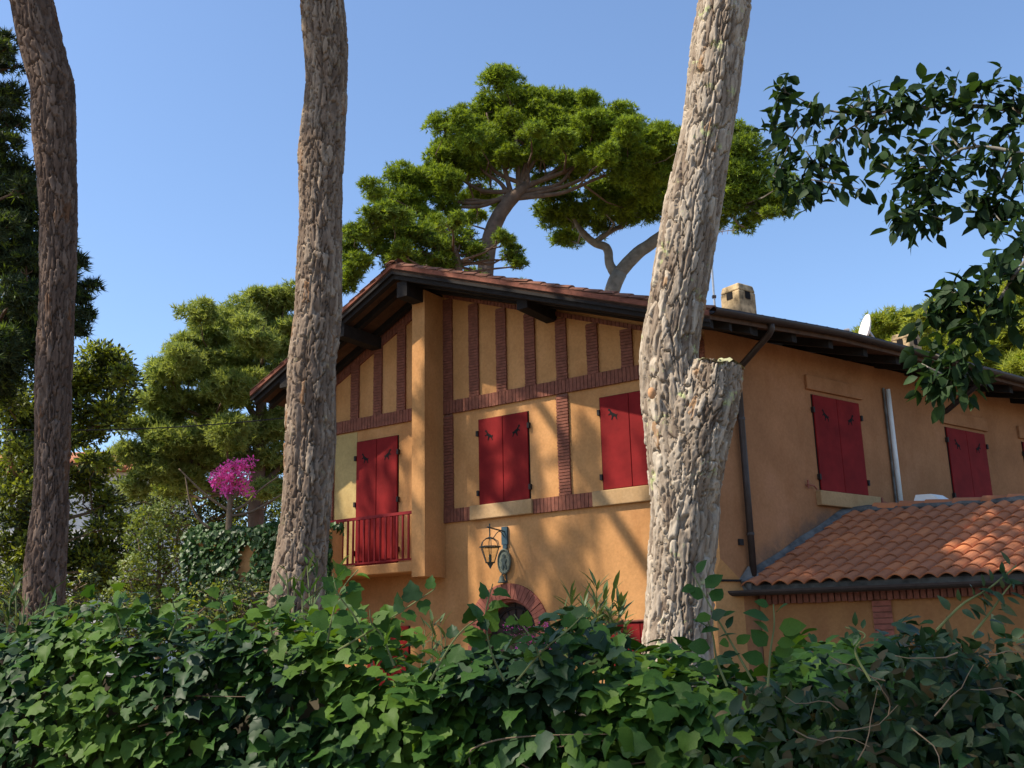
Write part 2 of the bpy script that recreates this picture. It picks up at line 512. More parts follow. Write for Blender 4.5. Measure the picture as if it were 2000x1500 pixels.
def lance_leaf(w=0.18, fold=0.25, curl=0.18, k=4):
    ys = np.linspace(0, 1, k + 1)
    V, T = [], []
    for y in ys:
        ww = w * math.sin(math.pi * (0.06 + 0.92 * y ** 0.85)) if 0 < y < 1 else 0.0
        z = -curl * (y - 0.15) ** 2
        V += [(-ww, y, z + ww * fold), (0, y, z), (ww, y, z + ww * fold)]
    for i in range(k):
        a, b = 3 * i, 3 * i + 3
        for c in (0, 1):
            if i == 0:
                T.append((a + 1, b + c + 1, b + c))
            elif i == k - 1:
                T.append((a + c, a + c + 1, b + 1))
            else:
                T += [(a + c, a + c + 1, b + c + 1), (a + c, b + c + 1, b + c)]
    return np.array(V, float), np.array(T, int)

def needle_tuft(n=14, seed=0, spread=1.0, w=0.05, up=0.5):
    r = np.random.default_rng(seed)
    V, T = [], []
    for i in range(n):
        a = r.uniform(0, 2 * math.pi)
        e = r.uniform(-0.15, 1.0) * spread
        d = np.array([math.cos(a) * math.cos(e * 1.3), math.sin(a) * math.cos(e * 1.3), math.sin(e * 1.3) * 0.9 + up * 0.25])
        d /= np.linalg.norm(d)
        s = np.cross(d, r.normal(size=3))
        s /= np.linalg.norm(s)
        L = r.uniform(0.7, 1.1)
        b = len(V)
        V += [tuple(d * 0.05 - s * w), tuple(d * 0.05 + s * w), tuple(d * L)]
        T += [(b, b + 1, b + 2)]
    return np.array(V, float), np.array(T, int)

def leaf_spray(n=9, seed=0, w=0.22, long=0.45):
    """a twig end with several broad leaves"""
    r = np.random.default_rng(seed)
    LV, LT = lance_leaf(w, 0.2, 0.2, 2)
    V, T = [], []
    for i in range(n):
        d = r.normal(size=3)
        d[2] = abs(d[2]) * 0.6
        d /= np.linalg.norm(d)
        nrm = r.normal(size=3) * 0.6 + np.array([0, 0, 1.0])
        x = np.cross(d, nrm)
        x /= np.linalg.norm(x)
        z = np.cross(x, d)
        Mx = np.stack([x, d, z], 1) * long * r.uniform(0.7, 1.2)
        p = d * r.uniform(0.1, 0.6)
        V.append(LV @ Mx.T + p)
        T.append(LT + i * len(LV))
    return np.concatenate(V), np.concatenate(T)

def frames(D, Nn):
    """rotation matrices with y = D, z near Nn; rows arrays (n,3)"""
    D = D / np.linalg.norm(D, axis=1)[:, None]
    X = np.cross(D, Nn)
    X /= np.maximum(np.linalg.norm(X, axis=1), 1e-6)[:, None]
    Z = np.cross(X, D)
    return np.stack([X, D, Z], -1)

def scatter(tmpl, pos, rot, scl):
    V0, T0 = tmpl
    n = len(pos)
    V = np.einsum('nij,vj->nvi', rot * scl[:, None, None], V0) + pos[:, None, :]
    T = T0[None] + (np.arange(n) * len(V0))[:, None, None]
    return V.reshape(-1, 3), T.reshape(-1, T0.shape[1])

def multi_scatter(tmpls, pos, rot, scl, mat_of, name, mats, parent, kind=None, org=None, smooth=False):
    which = rng.integers(0, len(tmpls), len(pos))
    Vs, Ts, Ms, off = [], [], [], 0
    for k, t in enumerate(tmpls):
        s = which == k
        if not s.any():
            continue
        V, T = scatter(t, pos[s], rot[s], scl[s])
        Vs.append(V)
        Ts.append(T + off)
        Ms.append(np.repeat(mat_of[s], len(t[1])))
        off += len(V)
    o = tri_obj(name, np.concatenate(Vs), np.concatenate(Ts), mats, parent, org, np.concatenate(Ms), smooth=smooth)
    if kind:
        o['kind'] = kind
    return o

def unit(n):
    v = rng.normal(size=(n, 3))
    return v / np.linalg.norm(v, axis=1)[:, None]

# ------------------------------------------------------------------ ground
gx = np.linspace(-400, 400, 41)
gv = [(x, y, -0.02 + 0.03 * math.sin(x * 0.05) * math.cos(y * 0.04) if abs(x) < 60 and abs(y) < 60 else 0.0) for y in gx for x in gx]
gf = [(j * 41 + i, j * 41 + i + 1, (j + 1) * 41 + i + 1, (j + 1) * 41 + i) for j in range(40) for i in range(40)]
tag(mesh_obj('ground', gv, gf, 'ground'), kind='structure')

# ------------------------------------------------------------------ the house
KX = Vector((2.6165, 13.6612, 0))
FD = Vector((-0.83195, 0.55484, 0))
FN = Vector((-0.55484, -0.83195, 0))
WD = Vector((0.80386, 0.59482, 0))
WNV = Vector((0.59482, -0.80386, 0))
UP = Vector((0, 0, 1))
def FH(u, n, z):
    return KX + FD * u + FN * n + UP * z
def WH(v, n, z):
    return KX + WD * v + WNV * n + UP * z

house = empty('villa', KX, 'two storey ochre villa with red brick strips, red shutters and tiled gable roof', 'house')

UA, ZA = 4.684, 7.688          # gable apex (top of the tiles)
SL, SR = 0.51, 0.357           # left and right roof pitches
def ztop(u):
    return ZA - (SL * (u - UA) if u > UA else SR * (UA - u))
def zsof(u):
    return ztop(u) - 0.15
UL = 7.05                      # left corner of the facade

# walls
door_u, door_r, door_z = 3.30, 0.49, 2.01
arc = [(door_u - door_r * math.cos(a), door_z + door_r * math.sin(a)) for a in np.linspace(0, math.pi, 17)]
out = [(UL, 0), (UL, zsof(UL) - 0.02), (UA, zsof(UA) - 0.02), (0, zsof(0) + 0.02), (0, 2.84), (0.10, 2.55), (0.10, 0)]
out += [(door_u - door_r, 0)] + arc + [(door_u + door_r, 0)]
MB().prism([FH(u, 0, z) for u, z in out], -FN * 0.35).obj('wall', 'plaster', house)
wout = [(0, 2.84), (0, 5.93), (12, 6.0), (12, 0), (0.39, 0), (0.39, 2.55)]
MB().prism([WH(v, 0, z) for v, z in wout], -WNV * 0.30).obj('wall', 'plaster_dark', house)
ch = MB()
A0, A1 = FH(0.10, 0, 0), FH(0.10, 0, 2.55)
B0, B1 = WH(0.39, 0, 0), WH(0.39, 0, 2.55)
T1 = WH(0, 0, 2.84)
inn = KX + (FD + WD) * 0.3
ch.add([A0, B0, B1, A1, T1, inn, inn + UP * 2.55], [(0, 1, 2, 3), (3, 2, 4), (0, 3, 6, 5), (1, 5, 6, 2)])
ch.obj('wall_chamfer', 'plaster', house)
led = MB()
cd = (B1 - A1).normalized()
cn = Vector((cd.y, -cd.x, 0))
led.hexa([A1 + cn * 0.0, B1, B1 + cn * 0.03, A1 + cn * 0.03] + [p + UP * 0.025 for p in (A1, B1, B1 + cn * 0.03, A1 + cn * 0.03)])
led.obj('chamfer_ledge', 'wood', house)
MB().hexa([FH(UL, 0, 0), FH(UL, -10, 0), FH(UL - 0.3, -10, 0), FH(UL - 0.3, -0.36, 0), FH(UL, 0, zsof(UL) - 0.03), FH(UL, -10, zsof(UL) - 0.03), FH(UL - 0.3, -10, zsof(UL) - 0.03), FH(UL - 0.3, -0.36, zsof(UL) - 0.03)]).obj('wall', 'plaster', house)
P1, P2 = FH(UL, -10, 0), WH(12, 0, 0)
bk = (P2 - P1)
MB().hexa([P1, P2, P2 - FN * 0.3, P1 - FN * 0.3] + [p + UP * 5.9 for p in (P1, P2, P2 - FN * 0.3, P1 - FN * 0.3)]).obj('wall', 'plaster', house)

# pilaster under the ridge beam
MB().box(FH, 4.43, 4.68, 0.0, 0.50, 2.86, 7.32).obj('pilaster', 'plaster', house)

# brick strips on the gable: each course is real, one joined part per strip
def strip(name, fr, u0, u1, z0, z1, proud=0.035, pitch=0.047, soldier=False, ztop_f=None):
    b = MB()
    r = random.Random(hash((round(u0, 2), round(z0, 2))) & 0xffff)
    if soldier:
        n = max(1, int(round((u1 - u0) / 0.062)))
        w = (u1 - u0) / n
        for i in range(n):
            j = r.uniform(-0.003, 0.003)
            b.box(fr, u0 + i * w + 0.004, u0 + (i + 1) * w - 0.004, -0.01, proud + j, z0 + r.uniform(0, 0.004), z1 - r.uniform(0, 0.004))
    else:
        n = max(1, int((z1 - z0) / pitch))
        for i in range(n):
            za, zb = z0 + i * pitch, z0 + (i + 1) * pitch - 0.011
            if ztop_f and zb > min(ztop_f(u0), ztop_f(u1)):
                break
            j = r.uniform(-0.003, 0.003)
            b.box(fr, u0 + r.uniform(-0.003, 0.003), u1 + r.uniform(-0.003, 0.003), -0.01, proud + j, za, zb)
    o = b.obj(name, 'brick', house)
    o['kind'] = 'stuff'
    m = MB()
    m.box(fr, u0 + 0.006, u1 - 0.006, -0.02, proud - 0.013, z0 + 0.005, (min(ztop_f(u0), ztop_f(u1)) if ztop_f else z1) - 0.005)
    m.obj('mortar_bed', 'mortar', o)
    return o
rk = lambda u: zsof(u) - 0.10
for c in (4.345, 3.836, 3.318, 2.797, 2.247, 1.726, 1.171, 0.62, 0.095):
    strip('brick_strip', FH, c - 0.092, c + 0.092, 5.585, rk(c), ztop_f=rk)
for c in (6.84, 6.304, 5.80, 5.298):
    strip('brick_strip', FH, c - 0.088, c + 0.088, 5.585, rk(c), ztop_f=rk)
strip('brick_strip', FH, 4.255, 4.43, 3.887, 5.372)
strip('brick_strip', FH, 2.165, 2.36, 3.887, 5.372)
strip('brick_strip', FH, 0.005, 0.19, 3.887, 5.372)
strip('brick_strip', FH, 6.75, 6.93, 3.1, 5.372)
strip('brick_band', FH, 0.005, 4.428, 5.375, 5.582, 0.042, soldier=True)
strip('brick_band', FH, 4.685, 6.93, 5.375, 5.582, 0.042, soldier=True)
strip('brick_band', FH, 3.915, 4.428, 3.677, 3.885, 0.045, soldier=True)
strip('brick_band', FH, 1.815, 2.80, 3.672, 3.882, 0.045, soldier=True)
strip('brick_band', FH, 0.005, 0.545, 3.672, 3.882, 0.045, soldier=True)
def raking(u0, u1, w):
    b = MB()
    n = int(abs(u1 - u0) / 0.065)
    for i in range(n):
        a, c = u0 + (u1 - u0) * i / n, u0 + (u1 - u0) * (i + 1) / n - 0.008 * (1 if u1 > u0 else -1)
        b.hexa([FH(a, -0.01, rk(a) - w), FH(c, -0.01, rk(c) - w), FH(c, 0.03, rk(c) - w), FH(a, 0.03, rk(a) - w),
                FH(a, -0.01, rk(a) + 0.05), FH(c, -0.01, rk(c) + 0.05), FH(c, 0.03, rk(c) + 0.05), FH(a, 0.03, rk(a) + 0.05)])
    o = b.obj('raking_brick_band', 'brick', house)
    o['kind'] = 'stuff'
raking(4.70, 7.0, 0.16)
raking(0.02, 4.41, 0.02)
# yellower plaster field beside the balcony door
MB().box(FH, 6.25, 6.735, -0.01, 0.006, 3.1, 5.36).obj('plaster_panel', 'plaster_yellow', house)
# rendered sills and lintels
def rbox(name, mat, fr, *a):
    o = MB().box(fr, *a).obj(name, mat, house)
    bv = o.modifiers.new('edge', 'BEVEL')
    bv.width = 0.012
    bv.segments = 2
    return o
rbox('window_sill', 'sill', FH, 2.803, 3.912, -0.02, 0.085, 3.672, 3.886)
rbox('window_sill', 'sill', FH, 0.548, 1.812, -0.02, 0.060, 3.668, 3.884)
rbox('window_sill', 'sill', WH, 2.065, 3.47, -0.02, 0.085, 3.655, 3.868)
rbox('lintel', 'plaster_dark', WH, 2.045, 3.36, -0.02, 0.045, 5.352, 5.57)
rbox('lintel', 'plaster_dark', WH, 5.445, 6.82, -0.02, 0.045, 5.240, 5.46)
rbox('lintel', 'plaster_dark', WH, 7.84, 9.25, -0.02, 0.045, 5.240, 5.46)
rbox('window_sill', 'sill', WH, 5.45, 6.83, -0.02, 0.085, 3.655, 3.868)

# shutters with leaping-animal cut-outs and hinge pins
CUT = [(-0.62, 0.50), (-0.50, 0.66), (-0.34, 0.60), (-0.22, 0.34), (-0.06, 0.16), (0.20, 0.02), (0.42, -0.14), (0.58, -0.06), (0.50, -0.26), (0.44, -0.40), (0.54, -0.72), (0.42, -0.70), (0.30, -0.40), (0.14, -0.30), (0.02, -0.34), (-0.14, -0.70), (-0.24, -0.64), (-0.14, -0.24), (-0.30, -0.04), (-0.58, -0.12), (-0.60, 0.0), (-0.36, 0.12), (-0.40, 0.34), (-0.52, 0.42)]
CUT_OLD = [(-0.50, 0.62), (-0.36, 0.66), (-0.20, 0.46), (0.02, 0.26), (0.20, 0.34), (0.42, 0.52), (0.48, 0.44), (0.28, 0.20), (0.22, 0.02), (0.40, -0.22), (0.52, -0.60), (0.40, -0.56), (0.22, -0.24), (0.06, -0.10), (-0.10, -0.22), (-0.22, -0.62), (-0.32, -0.56), (-0.20, -0.12), (-0.22, 0.14), (-0.40, 0.44)]
def shutter(fr, u0, u1, z0, z1, sgn, proud=0.03, motif=True, hz=(0.14, 0.84)):
    """sgn: +1 hinge at u1, -1 hinge at u0"""
    b = MB().box(fr, u0 + 0.003, u1 - 0.003, 0.004, proud, z0, z1)
    o = b.obj('shutter', 'shutter', house)
    bv = o.modifiers.new('edge', 'BEVEL')
    bv.width = 0.006
    # frame shadow gap behind the leaf
    if motif:
        s = 0.125
        cx, cz = (u0 + u1) / 2 + 0.02 * sgn, z0 + (z1 - z0) * (0.80 if z1 - z0 < 1.6 else 0.86)
        pts = [fr(cx + x * s * -sgn, proud + 0.0015, cz + y * s) for x, y in CUT]
        nrm = (fr(0, 1, 0) - fr(0, 0, 0)) * 0.002
        MB().prism(pts, nrm).obj('shutter_cutout', 'void', o)  # black plate laid on the leaf for the hole's darkness
    for f in hz:
        ue = u1 if sgn > 0 else u0
        zz = z0 + (z1 - z0) * f
        MB().box(fr, min(ue, ue + 0.035 * sgn), max(ue, ue + 0.035 * sgn), 0.0, 0.05, zz - 0.045, zz + 0.035).obj('hinge', 'black', o)
    return o
def pair(fr, u0, u1, z0, z1, **k):
    m = (u0 + u1) / 2
    gap_sheet = MB().box(fr, u0 - 0.012, u1 + 0.012, 0.0015, 0.0055, z0 - 0.008, z1 + 0.008)
    gap_sheet.obj('shutter_gap_shade', 'void', house)  # thin black sheet on the wall, painting the shadow edge round the shutters
    shutter(fr, u0, m, z0, z1, -1, **k)
    shutter(fr, m, u1, z0, z1, +1, **k)
pair(FH, 2.868, 3.765, 3.892, 5.200)
pair(FH, 0.72, 1.645, 3.892, 5.212)
pair(FH, 5.368, 6.243, 3.115, 5.182, hz=(0.12, 0.5, 0.87))
pair(WH, 2.165, 3.262, 3.878, 5.285)
pair(WH, 5.560, 6.705, 3.870, 5.182)
pair(WH, 7.94, 9.10, 3.870, 5.182)
pair(FH, 0.70, 1.66, 0.95, 2.075, motif=False)
rbox('lintel', 'brick', FH, 0.62, 1.74, -0.02, 0.05, 2.084, 2.115)
pair(FH, 5.12, 5.95, 0.95, 2.175, motif=False)
# wrought shutter stays beside the sill on the side wall
for vv, zz in ((1.86, 3.93), (3.56, 3.80)):
    MB().tube([WH(vv, 0.0, zz), WH(vv, 0.05, zz), WH(vv + 0.10, 0.06, zz - 0.01), WH(vv + 0.17, 0.05, zz - 0.05)], 0.012, 6).tube([WH(vv, 0.04, zz - 0.05), WH(vv, 0.04, zz + 0.07)], 0.014, 6).obj('shutter_stay', 'archbrick', house)

# door arch: separate voussoirs, inner ring, door
archp = MB()
for k in range(20):
    a, b2 = math.pi * k / 20, math.pi * (k + 1) / 20
    pr = lambda r, t, n: FH(door_u + r * math.cos(t), n, door_z + r * math.sin(t))
    archp.hexa([pr(0.44, a, -0.22), pr(0.49, a, -0.22), pr(0.49, b2, -0.22), pr(0.44, b2, -0.22), pr(0.44, a, -0.05), pr(0.49, a, -0.05), pr(0.49, b2, -0.05), pr(0.44, b2, -0.05)])
arch = archp.obj('door_arch', 'archbrick', house)
nv = 26
for k in range(nv):
    a, b2 = math.pi * k / nv + 0.006, math.pi * (k + 1) / nv - 0.006
    j = random.uniform(-0.004, 0.004)
    q = MB()
    q.hexa([pr(0.485, a, -0.05), pr(0.70, a, -0.05), pr(0.70, b2, -0.05), pr(0.485, b2, -0.05), pr(0.485, a, 0.035 + j), pr(0.70, a, 0.035 + j), pr(0.70, b2, 0.035 + j), pr(0.485, b2, 0.035 + j)])
    q.obj('brick', 'archbrick', arch)
for s in (-1, 1):
    for k in range(26):
        z0 = 2.005 - (k + 1) * 0.075
        q = MB()
        ua, ub = sorted((door_u + s * 0.485, door_u + s * 0.70))
        q.box(FH, ua, ub, -0.05, 0.035 + random.uniform(-0.004, 0.004), z0 + 0.008, z0 + 0.073)
        q.obj('brick', 'archbrick', arch)
dl = [(door_u - 0.46, 0.02), (door_u - 0.46, door_z)] + [(door_u - 0.46 * math.cos(a), door_z + 0.46 * math.sin(a)) for a in np.linspace(0.1, math.pi - 0.1, 14)] + [(door_u + 0.46, door_z), (door_u + 0.46, 0.02)]
door = MB().prism([FH(u, -0.20, z) for u, z in dl], -FN * 0.05).obj('door', 'door', house)
for r0 in (0.36, 0.20):
    MB().tube([FH(door_u - r0 * math.cos(a), -0.185, door_z + r0 * math.sin(a)) for a in np.linspace(0, math.pi, 15)], 0.018, 6).obj('door_grille_ring', 'black', door)
for a in np.linspace(0.35, math.pi - 0.35, 7):
    MB().tube([FH(door_u, -0.185, door_z), FH(door_u - 0.44 * math.cos(a), -0.185, door_z + 0.44 * math.sin(a))], 0.009, 5).obj('door_grille_bar', 'black', door)
MB().tube([FH(door_u + 0.44, -0.02, 0.05), FH(door_u + 0.44, -0.02, 2.0)] + [FH(door_u + 0.44 * math.cos(a), -0.02, door_z + 0.44 * math.sin(a)) for a in np.linspace(0.05, 0.9, 6)], 0.022, 6).obj('door_frame', 'archbrick', door)

# balcony
balc = MB().box(FH, 4.682, 6.92, 0.0, 0.47, 2.945, 3.095).obj('balcony', 'plaster', house)
bv = balc.modifiers.new('edge', 'BEVEL'); bv.width = 0.012
MB().box(FH, 4.682, 6.92, 0.405, 0.445, 3.815, 3.86).obj('handrail', 'rail', balc)
MB().box(FH, 4.682, 6.92, 0.41, 0.44, 3.125, 3.15).obj('bottom_rail', 'rail', balc)
MB().box(FH, 6.88, 6.92, 0.02, 0.40, 3.815, 3.86).obj('handrail', 'rail', balc)
u = 4.80
while u < 6.9:
    MB().box(FH, u - 0.013, u + 0.013, 0.412, 0.438, 3.148, 3.818).obj('baluster', 'rail', balc)
    u += 0.112
for n in (0.10, 0.22, 0.33):
    MB().box(FH, 6.888, 6.912, n - 0.012, n + 0.012, 3.096, 3.818).obj('baluster', 'rail', balc)
MB().tube([FH(4.68, 0.40, 3.56), FH(5.0, 0.03, 3.56)], 0.012, 6).obj('rail_stay', 'black', balc)

# ---------------- main roof
NB = 24
def right_roof(a, b, dz=0.0):
    rd = FH(UA, 1.0 - 12 * b, ZA)
    if b == 0:
        ev = FH(-0.515, 1.0, 5.845)
    v = -0.767 + 12.77 * b
    ze = 5.845 + 0.115 * min(1, b / 0.2) + 0.03 * math.sin(min(1, b / 0.7) * math.pi)
    ev = WH(v, 0.823, ze)
    return rd.lerp(ev, a) + UP * dz
def left_roof(a, b, dz=0.0):
    return FH(UA + (7.752 - UA) * a, 1.0 - 12 * b, ZA - SL * (7.752 - UA) * a) + UP * dz
def slab(fn, z0, z1, na=2, nb=NB):
    m = MB()
    V, Fc = [], []
    for zz in (z0, z1):
        for j in range(nb + 1):
            for i in range(na + 1):
                V.append(fn(i / na, j / nb, zz))
    w = na + 1
    o2 = w * (nb + 1)
    for j in range(nb):
        for i in range(na):
            k = j * w + i
            Fc += [(k, k + 1, k + 1 + w, k + w), (o2 + k, o2 + k + w, o2 + k + 1 + w, o2 + k + 1)]
    for j in range(nb):
        k = j * w
        Fc += [(k, k + w, o2 + k + w, o2 + k), (k + na, o2 + k + na, o2 + k + na + w, k + na + w)]
    for i in range(na):
        Fc += [(i, o2 + i, o2 + i + 1, i + 1)]
        k = nb * w + i
        Fc += [(k, k + 1, o2 + k + 1, o2 + k)]
    return m.add(V, Fc)
rm = slab(right_roof, -0.15, -0.055)
lm = slab(left_roof, -0.15, -0.055)
rm.add(lm.V, lm.F)
roof = rm.obj('roof', 'plank', house)

def tile_tmpl(w, L, h, seg=6, thick=0.014, lift=0.022):
    """barrel tile: x across, y up the slope, z out; front end (y=0) lifted over the course below"""
    V, Fc = [], []
    for y, dz in ((0.0, lift), (L, 0.0)):
        for k in range(seg + 1):
            x = -0.5 + k / seg
            V.append((x * w, y, dz + h * math.cos(math.pi * x) ** 0.8 if abs(x) < 0.5 else dz))
    for y, dz in ((0.0, lift), (L, 0.0)):
        for k in range(seg + 1):
            x = -0.5 + k / seg
            V.append((x * w * 0.94, y, dz - thick + (h * math.cos(math.pi * x) ** 0.8 if abs(x) < 0.5 else 0)))
    n = seg + 1
    for k in range(seg):
        Fc += [(k, k + 1, n + k + 1, n + k), (2 * n + k + 1, 2 * n + k, 3 * n + k, 3 * n + k + 1), (k + 1, k, 2 * n + k, 2 * n + k + 1)]
    return V, Fc
# field tiles of both slopes (seen only from below the edge): one joined part
tv, tf = tile_tmpl(0.205, 0.30, 0.055, 4)
V, Fc = [], []
for fn, na, flip in ((right_roof, 23, 1), (left_roof, 14, -1)):
    for j in range(1, 57):
        for i in range(na):
            a1 = (i + 1) / na
            p = fn(a1, (j + 0.5) / 57)
            q = fn(a1 - 0.05, (j + 0.5) / 57)
            y = (q - p).normalized()
            x = (fn(a1, (j + 0.6) / 57) - p).normalized() * flip
            z = x.cross(y).normalized()
            if z.z < 0:
                z = -z
            b0 = len(V)
            p = p + z * -0.045
            V += [p + x * c[0] + y * c[1] + z * c[2] for c in tv]
            Fc += [tuple(b0 + k for k in f) for f in tf]
tf_o = mesh_obj('field_tiles', V, Fc, 'oldtile', roof)
tf_o['kind'] = 'stuff'
# verge tiles along the gable edge, one by one
tv, tf = tile_tmpl(0.24, 0.36, 0.062, 6, 0.02, 0.03)
for fn, na in ((right_roof, 23), (left_roof, 14)):
    me0 = None
    for i in range(na):
        a1 = (i + 1) / na
        p = fn(a1, 0.008)
        q = fn(a1 - 0.05, 0.008)
        y = (q - p).normalized()
        x = -FN
        z = x.cross(y).normalized()
        if z.z < 0:
            z = -z
        jz = random.uniform(-0.006, 0.006)
        P = p - z * (0.045 - jz)
        yy = (y + x * random.uniform(-0.04, 0.04)).normalized()
        mesh_obj('verge_tile', [P + x * c[0] + yy * c[1] + z * c[2] for c in tv], tf, 'oldtile', roof, org=P)
# terracotta verge strip and ridge tiles
for fn in (right_roof, left_roof):
    m = MB()
    n = 14
    for i in range(n):
        p, q = fn(i / n, 0), fn((i + 1) / n, 0)
        m.hexa([p + FN * 0.0 - UP * 0.105, q - UP * 0.105, q + FN * 0.02 - UP * 0.105, p + FN * 0.02 - UP * 0.105, p - UP * 0.035, q - UP * 0.035, q + FN * 0.02 - UP * 0.035, p + FN * 0.02 - UP * 0.035])
    m.obj('verge_strip', 'brick', roof)
tv, tf = tile_tmpl(0.24, 0.42, 0.055, 6, 0.02, 0.02)
for i in range(30):
    P = FH(UA, 1.02 - i * 0.38, ZA - 0.05)
    mesh_obj('ridge_tile', [P + FD * c[0] - FN * c[1] + UP * c[2] for c in tv], tf, 'oldtile', roof, org=P)
# beams and rafters under the overhang
def beam(u0, u1, n0, n1, z0, z1):
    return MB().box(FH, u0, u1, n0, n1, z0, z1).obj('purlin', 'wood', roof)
beam(4.46, 4.66, -0.05, 0.90, 7.12, 7.37)
beam(5.72, 5.92, -0.05, 0.94, 6.70, 6.90)
beam(6.95, 7.13, -0.05, 0.94, 6.07, 6.26)
beam(2.32, 2.50, -0.05, 0.80, 6.50, 6.68)
beam(0.10, 0.28, -0.05, 0.94, 5.66, 5.88)
for fn, rng_b in ((right_roof, (0.008, 0.035, 0.066)), (left_roof, (0.008, 0.036, 0.074))):
    for b in rng_b:
        m = MB()
        p0, p1 = fn(0.0, b, -0.152), fn(0.99, b, -0.152)
        m.hexa([p0 + FN * 0.045 - UP * 0.11, p1 + FN * 0.045 - UP * 0.11, p1 - FN * 0.045 - UP * 0.11, p0 - FN * 0.045 - UP * 0.11, p0 + FN * 0.045, p1 + FN * 0.045, p1 - FN * 0.045, p0 - FN * 0.045])
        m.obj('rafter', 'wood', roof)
for i in range(15):
    b = 0.075 + i * 0.062
    p1, p0 = right_roof(0.985, b, -0.152), right_roof(0.80, b, -0.152)
    m = MB()
    m.hexa([p0 - WD * 0.05 - UP * 0.12, p1 - WD * 0.05 - UP * 0.12, p1 + WD * 0.05 - UP * 0.12, p0 + WD * 0.05 - UP * 0.12, p0 - WD * 0.05, p1 - WD * 0.05, p1 + WD * 0.05, p0 + WD * 0.05])
    m.obj('rafter', 'wood', roof)
# dark fascia boards under the verge
for fn in (right_roof, left_roof):
    m = MB()
    p, q = fn(0, 0), fn(1, 0)
    m.hexa([p - FN * 0.03 - UP * 0.19, q - FN * 0.03 - UP * 0.19, q - UP * 0.19, p - UP * 0.19, p - FN * 0.03 - UP * 0.117, q - FN * 0.03 - UP * 0.117, q - UP * 0.117, p - UP * 0.117])
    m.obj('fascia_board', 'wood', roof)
# gutter along the eave and its pipes
gp = [right_roof(1, b) + WNV * 0.05 - UP * 0.075 for b in np.linspace(0, 1, 25)]
m = MB()
seg = 8
V, Fc = [], []
for p in gp:
    for rr in (0.075, 0.066):
        for k in range(seg + 1):
            a = math.pi + math.pi * k / seg
            V.append(p + WNV * math.cos(a) * rr + UP * (math.sin(a) * rr + 0.05))
w = 2 * (seg + 1)
for i in range(len(gp) - 1):
    for off in (0, seg + 1):
        for k in range(seg):
            q0 = i * w + off + k
            Fc.append((q0, q0 + 1, q0 + 1 + w, q0 + w))
    for k in (0, seg):
        q0 = i * w + k
        Fc.append((q0, q0 + seg + 1, q0 + seg + 1 + w, q0 + w))
m.add(V, Fc)
m.obj('gutter', 'gutter', house, smooth=True)
MB().tube([WH(0.36, 0.86, 5.86), WH(0.36, 0.85, 5.74), WH(0.39, 0.78, 5.70), WH(0.53, 0.14, 5.44), WH(0.53, 0.075, 5.38), WH(0.53, 0.075, 4.0), WH(0.53, 0.075, 2.60)], 0.045, 10).obj('downspout', 'gutter', house, smooth=True)
for z in (4.7, 3.15):
    MB().tube([WH(0.53, 0.075, z), WH(0.53, 0.075, z + 0.035)], 0.053, 10).obj('pipe_clamp', 'gutter', house)
MB().tube([WH(5.33, 0.86, 5.86), WH(5.33, 0.84, 5.74), WH(5.35, 0.78, 5.70), WH(5.47, 0.12, 5.42), WH(5.47, 0.02, 5.40)], 0.045, 10).obj('downspout', 'gutter', house, smooth=True)
MB().tube([WH(4.0, 0.06, 5.60), WH(4.0, 0.06, 3.55)], 0.038, 10).obj('white_pipe', 'pvc', house, smooth=True)
MB().tube([WH(3.93, 0.03, 5.62), WH(3.93, 0.03, 3.6)], 0.02, 6).obj('conduit', 'flash', house)
# thin cable loops and an old wall anchor by the corner
MB().box(WH, 0.36, 0.44, 0, 0.03, 3.02, 3.10).obj('wall_anchor', 'black', house)

# ---------------- lower wing with the clay tile roof
EH = R(110.0)
ED = Vector((math.sin(EH), math.cos(EH), 0))
LA = WH(0.56, 0, 2.62)
WS = WD + UP * 0.456
LN = ED.cross(WS).normalized()
if LN.z < 0:
    LN = -LN
def LP(t, s, h=0.0):
    return LA + ED * t + WS * s + LN * h
S0, SX, NROW, PW = -0.27, 0.2165, 11, 0.197
lean = MB().hexa([LP(0, S0 + 0.06, -0.12), LP(7, S0 + 0.06, -0.12), LP(7, 2.16, -0.12), LP(0, 2.16, -0.12), LP(0, S0 + 0.06, -0.035), LP(7, S0 + 0.06, -0.035), LP(7, 2.16, -0.035), LP(0, 2.16, -0.035)]).obj('lower_roof', 'flash', house)
tv, tf = tile_tmpl(PW * 1.04, 0.275, 0.062, 6, 0.016, 0.028)
tmeshes = []
for k in range(3):
    me = bpy.data.meshes.new('roof_tile')
    me.from_pydata([tuple(ED * c[0] + WS * c[1] + LN * (c[2] + 0.006 * (k - 1) * c[0])) for c in tv], [], tf)
    me.materials.append(M['tile'])
    me.update()
    tmeshes.append(me)
for j in range(NROW):
    for i in range(25):
        t = 0.14 + i * PW + random.uniform(-0.006, 0.006)
        s = S0 + j * SX + random.uniform(-0.010, 0.010)
        o = bpy.data.objects.new('roof_tile', random.choice(tmeshes))
        reg(o, lean, LP(t, s, -0.03 + random.uniform(-0.003, 0.004)))
